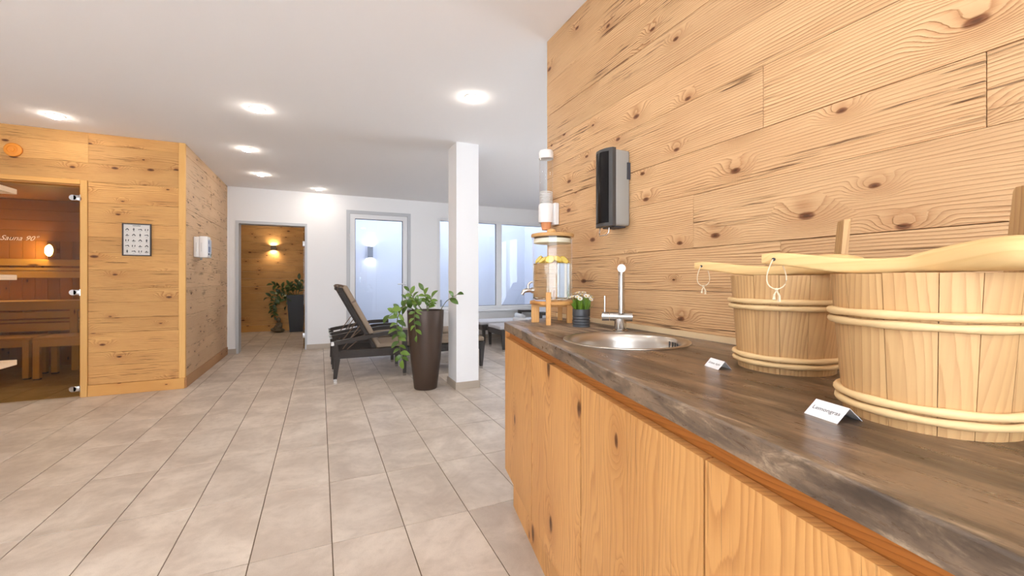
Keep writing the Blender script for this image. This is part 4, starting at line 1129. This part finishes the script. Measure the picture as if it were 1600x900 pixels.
# ================================================================== LOUNGERS
def lounger(label, cushion):
    t = thing('sun_lounger', label, 'lounger', (0, 0, 0), 0, 'dark wicker loungers')
    Wd = 0.62
    for y in (0.0, Wd - 0.05):
        # rear leg, arm, arm leg, foot leg
        lg = MB().beam((-0.01, y + 0.025, 0.40), (0.015, y + 0.025, 0.24), 0.05, 0.062, (1, 0, 0)).beam((0.015, y + 0.025, 0.24), (-0.005, y + 0.025, 0.03), 0.05, 0.062, (1, 0, 0), 0.036, 0.036).build('leg', 'wicker', t)
        MB().box(-0.022, 0.014, y + 0.008, y + 0.042, 0.0, 0.030).build('metal_foot', 'chrome', lg)
        ar = MB().beam((-0.015, y + 0.025, 0.418), (0.25, y + 0.025, 0.462), 0.055, 0.042).beam((0.25, y + 0.025, 0.462), (0.52, y + 0.025, 0.505), 0.055, 0.044).beam((0.52, y + 0.025, 0.505), (0.775, y + 0.025, 0.512), 0.055, 0.046).build('armrest', 'wicker', t)
        MB().box(-0.045, -0.0155, y + 0.002, y + 0.048, 0.398, 0.436).build('metal_cap', 'chrome', ar)
        lg = MB().beam((0.745, y + 0.025, 0.488), (0.745, y + 0.025, 0.03), 0.048, 0.06, (1, 0, 0), 0.036, 0.034).build('leg', 'wicker', t)
        MB().box(0.728, 0.762, y + 0.008, y + 0.042, 0.0, 0.030).build('metal_foot', 'chrome', lg)
        lg = MB().beam((1.715, y + 0.025, 0.335), (1.70, y + 0.025, 0.03), 0.048, 0.062, (1, 0, 0), 0.034, 0.034).build('leg', 'wicker', t)
        MB().box(1.684, 1.717, y + 0.008, y + 0.042, 0.0, 0.030).build('metal_foot', 'chrome', lg)
        MB().box(0.04, 0.715, y + 0.006, y + 0.044, 0.25, 0.335).box(0.775, 1.684, y + 0.006, y + 0.044, 0.25, 0.335).build('side_rail', 'wicker', t)
    MB().box(1.69, 1.74, 0.0505, Wd - 0.0505, 0.25, 0.335).build('end_rail', 'wicker', t)
    MB().box(0.0, 0.04, 0.0505, Wd - 0.0505, 0.26, 0.33).build('end_rail', 'wicker', t)
    MB().box(0.45, 1.69, 0.045, Wd - 0.045, 0.300, 0.330).build('seat_deck', 'wicker', t)
    a, b = Vector((0.415, 0, 0.338)), Vector((0.055, 0, 1.005))
    br = MB()
    for y in (0.085, Wd - 0.085):
        br.beam(a + Vector((0, y, 0)), b + Vector((0, y, 0)), 0.045, 0.035, (1, 0, 0.5))
    mid = (a + b) / 2
    br.beam(a + Vector((0, Wd / 2, 0)), b + Vector((0, Wd / 2, 0)), Wd - 0.21, 0.02, (1, 0, 0.5))
    br.beam(b + Vector((0, 0.065, 0)), b + Vector((0, Wd - 0.065, 0)), 0.045, 0.045)
    bk = br.build('backrest', 'wicker', t)
    for y in (0.07, Wd - 0.07):
        MB().cyl((0.255, y, 0.60), (0.075, y, 0.345), 0.006, 8).build('prop_bar', 'strap', t)
        MB().cyl((0.31, y, 0.50), (0.12, y, 0.34), 0.006, 8).build('prop_bar', 'strap', t)
    # cushions
    MB().rbox(0.435, 1.755, 0.052, Wd - 0.052, 0.336, 0.392, 0.018, 3).build('seat_cushion', cushion, t)
    n_ = Vector((0.88, 0, 0.475))
    L = (b - a).length
    cu = MB().rbox(-L / 2 - 0.005, L / 2 + 0.02, -(Wd - 0.11) / 2, (Wd - 0.11) / 2, -0.028, 0.028, 0.018, 3)
    dirn = (b - a).normalized()
    rot = Matrix((dirn, Vector((0, -1, 0)), dirn.cross(Vector((0, -1, 0))))).transposed()
    c = mid + Vector((0, Wd / 2, 0)) + n_ * 0.052
    bc = cu.build('back_cushion', cushion, t, c, rot.to_euler())
    MB().box(L / 2 - 0.19, L / 2 - 0.17, -(Wd - 0.10) / 2, (Wd - 0.10) / 2, -0.0295, 0.0295).build('strap', 'strap', bc)
    for k in range(5):
        MB().tube([b + Vector((-0.03 + 0.012 * (k % 3), 0.11 + 0.1 * k, 0.03)), b + Vector((-0.012, 0.16 + 0.09 * k, 0.045)), b + Vector((0.03, 0.13 + 0.1 * k, 0.045))], 0.008, 6).build('cushion_tie', 'strap', t)
    return t
L1 = lounger('nearest dark wicker lounger with taupe cushion beside the planter', 'taupe')
L1.location = (0.155, 4.965, 0)
L2 = copy_tree(L1); L2.location = (0.150, 5.86, 0); L2['label'] = 'dark wicker lounger directly behind the nearest one'
L3 = lounger('dark wicker lounger with light grey cushion under the window, nearer one', 'grey_cushion')
L3.location = (4.30, 6.58, 0); L3.rotation_euler = (0, 0, PI)
L4 = copy_tree(L3); L4.location = (4.27, 7.36, 0); L4['label'] = 'dark wicker lounger with light grey cushion under the window, against the wall'

def towel_roll(label, loc, rz, ln=0.36, r=0.052):
    t = thing('rolled_towel', label, 'towel', loc, rz, 'rolled white towels')
    pts = []
    for k in range(64):
        a = k / 63 * 2 * PI * 3.2
        rr = 0.012 + (r - 0.012) * k / 63
        pts.append((rr * math.cos(a), rr * math.sin(a) + r))
    m = MB(); v = []; f = []
    for side, sgn in ((0, -1), (1, 1)):
        for x, z in pts: v.append((sgn * ln / 2, x, z))
    n = len(pts)
    for k in range(n - 1): f.append([k, k + 1, n + k + 1, n + k])
    m.add(v, f, True)
    o = m.build('towel_sheet', 'towel', t)
    s_ = o.modifiers.new('thickness', 'SOLIDIFY'); s_.thickness = 0.009; s_.offset = -1
    return t
towel_roll('rolled white towel on the lounger under the window, nearer one', (3.02, 6.22, 0.393), PI / 2 + 0.2)
towel_roll('rolled white towel on the lounger against the wall', (3.38, 7.02, 0.393), PI / 2 - 0.1)
towel_roll('rolled white towel on the lounger behind the nearest one', (1.52, 6.10, 0.393), PI / 2)

# ================================================================== POTTED PLANTS
leaf_cache = {}
def leaf_mesh(kind, mat):
    if (kind, mat) in leaf_cache: return leaf_cache[(kind, mat)]
    m = MB(); L = 1.0; n = 6; v = []; f = []
    wmax = (0.27, 0.31, 0.24)[kind]
    for i in range(n + 1):
        s_ = i / n
        w = wmax * math.sin(PI * min(1, s_ * 0.93 + 0.05)) ** 0.8 if i < n else 0.0
        zc = 0.10 * math.sin(s_ * PI) - 0.12 * s_ * s_
        v += [(s_, -w, zc + w * 0.25), (s_, 0, zc), (s_, w, zc + w * 0.25)]
    for i in range(n):
        for k in range(2):
            f.append([i * 3 + k, i * 3 + k + 1, (i + 1) * 3 + k + 1, (i + 1) * 3 + k])
    me = m.add(v, f, True).mesh('leaf', M[mat])
    leaf_cache[(kind, mat)] = me
    return me
def bez(pts, n):
    """Catmull-Rom through the points."""
    P = [Vector(p) for p in pts]; P = [P[0] * 2 - P[1]] + P + [P[-1] * 2 - P[-2]]
    out = []
    seg = len(P) - 3
    for i in range(n + 1):
        u = i / n * seg; k = min(int(u), seg - 1); t = u - k
        a, b, c, d = P[k:k + 4]
        out.append(0.5 * ((2 * b) + (c - a) * t + (2 * a - 5 * b + 4 * c - d) * t * t + (3 * b - a - 3 * c + d) * t ** 3))
    return out
def stem(parent, pts, r0, leaves, size, mat, rnd, start=0.25, stem_mat='stem'):
    C = bez(pts, 24)
    so = MB().tube(C, [r0 * (1 - 0.55 * i / 24) for i in range(25)], 8).build('stem', stem_mat, parent)
    for k in range(leaves):
        u = start + (1 - start) * (k + 0.5) / leaves
        i = min(int(u * 24), 23)
        p = C[i].lerp(C[i + 1], u * 24 - i)
        d = (C[i + 1] - C[i]).normalized()
        side = d.cross(Vector((0, 1, 0.35))).normalized() * (1 if k % 2 else -1)
        dirn = (d * 0.55 + side * 0.9 + Vector((rnd.uniform(-0.3, 0.3), rnd.uniform(-0.5, 0.3), rnd.uniform(-0.2, 0.25)))).normalized()
        if k == leaves - 1: dirn = (d + side * 0.3).normalized(); p = C[24]
        up = Vector((rnd.uniform(-0.4, 0.4), -0.75, rnd.uniform(0.3, 1.0)))
        yv = up.cross(dirn).normalized(); zv = dirn.cross(yv)
        rot = Matrix((dirn, yv, zv)).transposed().to_euler()
        o = link('leaf', leaf_mesh(rnd.randrange(3), mat), so, p, rot)
        s_ = size * rnd.uniform(0.85, 1.35)
        o.scale = (s_, s_, s_)
rp = random.Random(21)
PX = 4.28 / 655
pl = thing('potted_plant', 'tall round bronze planter with trailing glossy plant before the column', 'plant', (0.995, 4.32, 0), -ANG)
MB().lathe([(0.112, 0.0), (0.117, 0.006), (0.152, 0.30), (0.177, 0.60), (0.187, 0.80), (0.186, 0.806), (0.176, 0.806), (0.174, 0.775)], 48).build('planter', 'planter', pl)
MB().lathe([(0.172, 0.76), (0.1735, 0.776), (0.10, 0.785), (0.01, 0.79)], 32).build('soil', 'soil', pl)
def pt(u, v, y=0.0):
    return ((u - 656) * PX, y, 0.80 + (488 - v) * PX)
for pts, n, s_ in (([pt(648, 491), pt(631, 474, -0.06), pt(618, 494, -0.12), pt(616, 512, -0.13), pt(618, 528, -0.13), pt(621, 550, -0.13), pt(624, 563, -0.12)], 17, 0.082),
                   ([pt(646, 491), pt(624, 481, -0.05), pt(603, 494, -0.10)], 8, 0.082),
                   ([pt(650, 491, -0.1), pt(646, 484, -0.16), pt(645, 500, -0.205), pt(649, 524, -0.205)], 9, 0.075),
                   ([pt(653, 491), pt(640, 473), pt(630, 457)], 8, 0.078),
                   ([pt(658, 491, 0.03), pt(656, 472, 0.03), pt(652, 456, 0.02)], 6, 0.07),
                   ([pt(660, 491, -0.03), pt(663, 478, -0.04), pt(667, 467, -0.05)], 7, 0.075),
                   ([pt(640, 490, 0.04), pt(634, 478, 0.06), pt(622, 470, 0.07)], 5, 0.075)):
    stem(pl, pts, 0.006, n, s_, 'leaf', rp)
stem(pl, [pt(679, 491, -0.06), pt(687, 479, -0.12), pt(696, 470, -0.22), pt(712, 461, -0.32)], 0.005, 3, 0.085, 'leaf', rp, 0.72)

QX = 9.2 / 655
p2 = thing('potted_plant', 'tall square black planter with trailing plant beyond the doorway', 'plant', (-0.465, 10.24, 0), -ANG)
m = MB(); v = []
for z, w in ((0, 0.125), (0.79, 0.180)):
    for i, j in ((-1, -1), (1, -1), (1, 1), (-1, 1)): v.append((i * w, j * w, z))
for z, w in ((0.79, 0.165), (0.75, 0.162)):
    for i, j in ((-1, -1), (1, -1), (1, 1), (-1, 1)): v.append((i * w, j * w, z))
f = [[3, 2, 1, 0]]
for k in range(3):
    for i in range(4):
        j = (i + 1) % 4; f.append([k * 4 + i, k * 4 + j, (k + 1) * 4 + j, (k + 1) * 4 + i])
f.append([12, 13, 14, 15])
m.add(v, f).build('planter', 'planter_black', p2, None, (0, 0, ANG))
MB().lathe([(0.158, 0.7505), (0.15, 0.765), (0.01, 0.77)], 20).build('soil', 'soil', p2)
def pq(u, v, y=0.0):
    return ((u - 462) * QX, y, 0.79 + (461 - v) * QX)
for pts, n in (([pq(458, 463), pq(445, 455, -0.1), pq(434, 470, -0.16), pq(432, 482, -0.16), pq(434, 494, -0.15)], 20),
               ([pq(457, 463), pq(444, 457, -0.08), pq(423, 465, -0.15)], 10), ([pq(459, 463), pq(442, 449, -0.05), pq(428, 445, -0.08)], 8),
               ([pq(462, 463), pq(462, 450), pq(466, 437)], 8), ([pq(465, 463, -0.05), pq(469, 452, -0.05), pq(474, 444, -0.05)], 7),
               ([pq(461, 463, -0.05), pq(456, 452, -0.05), pq(452, 446, -0.05)], 7), ([pq(457, 463, -0.14), pq(455, 461, -0.2), pq(454, 478, -0.21)], 7)):
    stem(p2, pts, 0.008, n, 0.105, 'leaf_dark', rp)

# seated stone statue beside the far planter
sta = thing('seated_statue', 'small weathered stone figure sitting cross-legged beside the black planter', 'statue', (-0.80, 10.20, 0), -ANG - 0.5)
bd = MB()
bd.ball((0, 0, 0.045), (0.15, 0.10, 0.045)); bd.ball((-0.09, -0.06, 0.055), (0.075, 0.045, 0.04)); bd.ball((0.09, -0.06, 0.055), (0.075, 0.045, 0.04))
bd.ball((0, 0.015, 0.125), (0.070, 0.052, 0.095)); bd.ball((0, 0.012, 0.175), (0.082, 0.045, 0.040)); bd.ball((0, 0.008, 0.222), (0.026, 0.026, 0.035))
bd.ball((0, 0.0, 0.265), (0.038, 0.042, 0.048)); bd.ball((0, 0.004, 0.308), (0.018, 0.018, 0.018))
for s_ in (-1, 1):
    bd.tube([(s_ * 0.078, 0.01, 0.185), (s_ * 0.092, -0.01, 0.125), (s_ * 0.05, -0.072, 0.088), (0.0, -0.085, 0.085)], [0.026, 0.023, 0.019, 0.017], 10)
    bd.ball((s_ * 0.039, 0.004, 0.258), (0.008, 0.012, 0.022), 8, 6)
bo = bd.build('body', 'stone', sta)
rm = bo.modifiers.new('merge', 'REMESH'); rm.mode = 'VOXEL'; rm.voxel_size = 0.007; rm.use_smooth_shade = True
bpy.context.view_layer.update()
nm = bpy.data.meshes.new_from_object(bo.evaluated_get(bpy.context.evaluated_depsgraph_get()))
bo.modifiers.clear(); bo.data = nm
nm.materials.clear(); nm.materials.append(M['stone'])
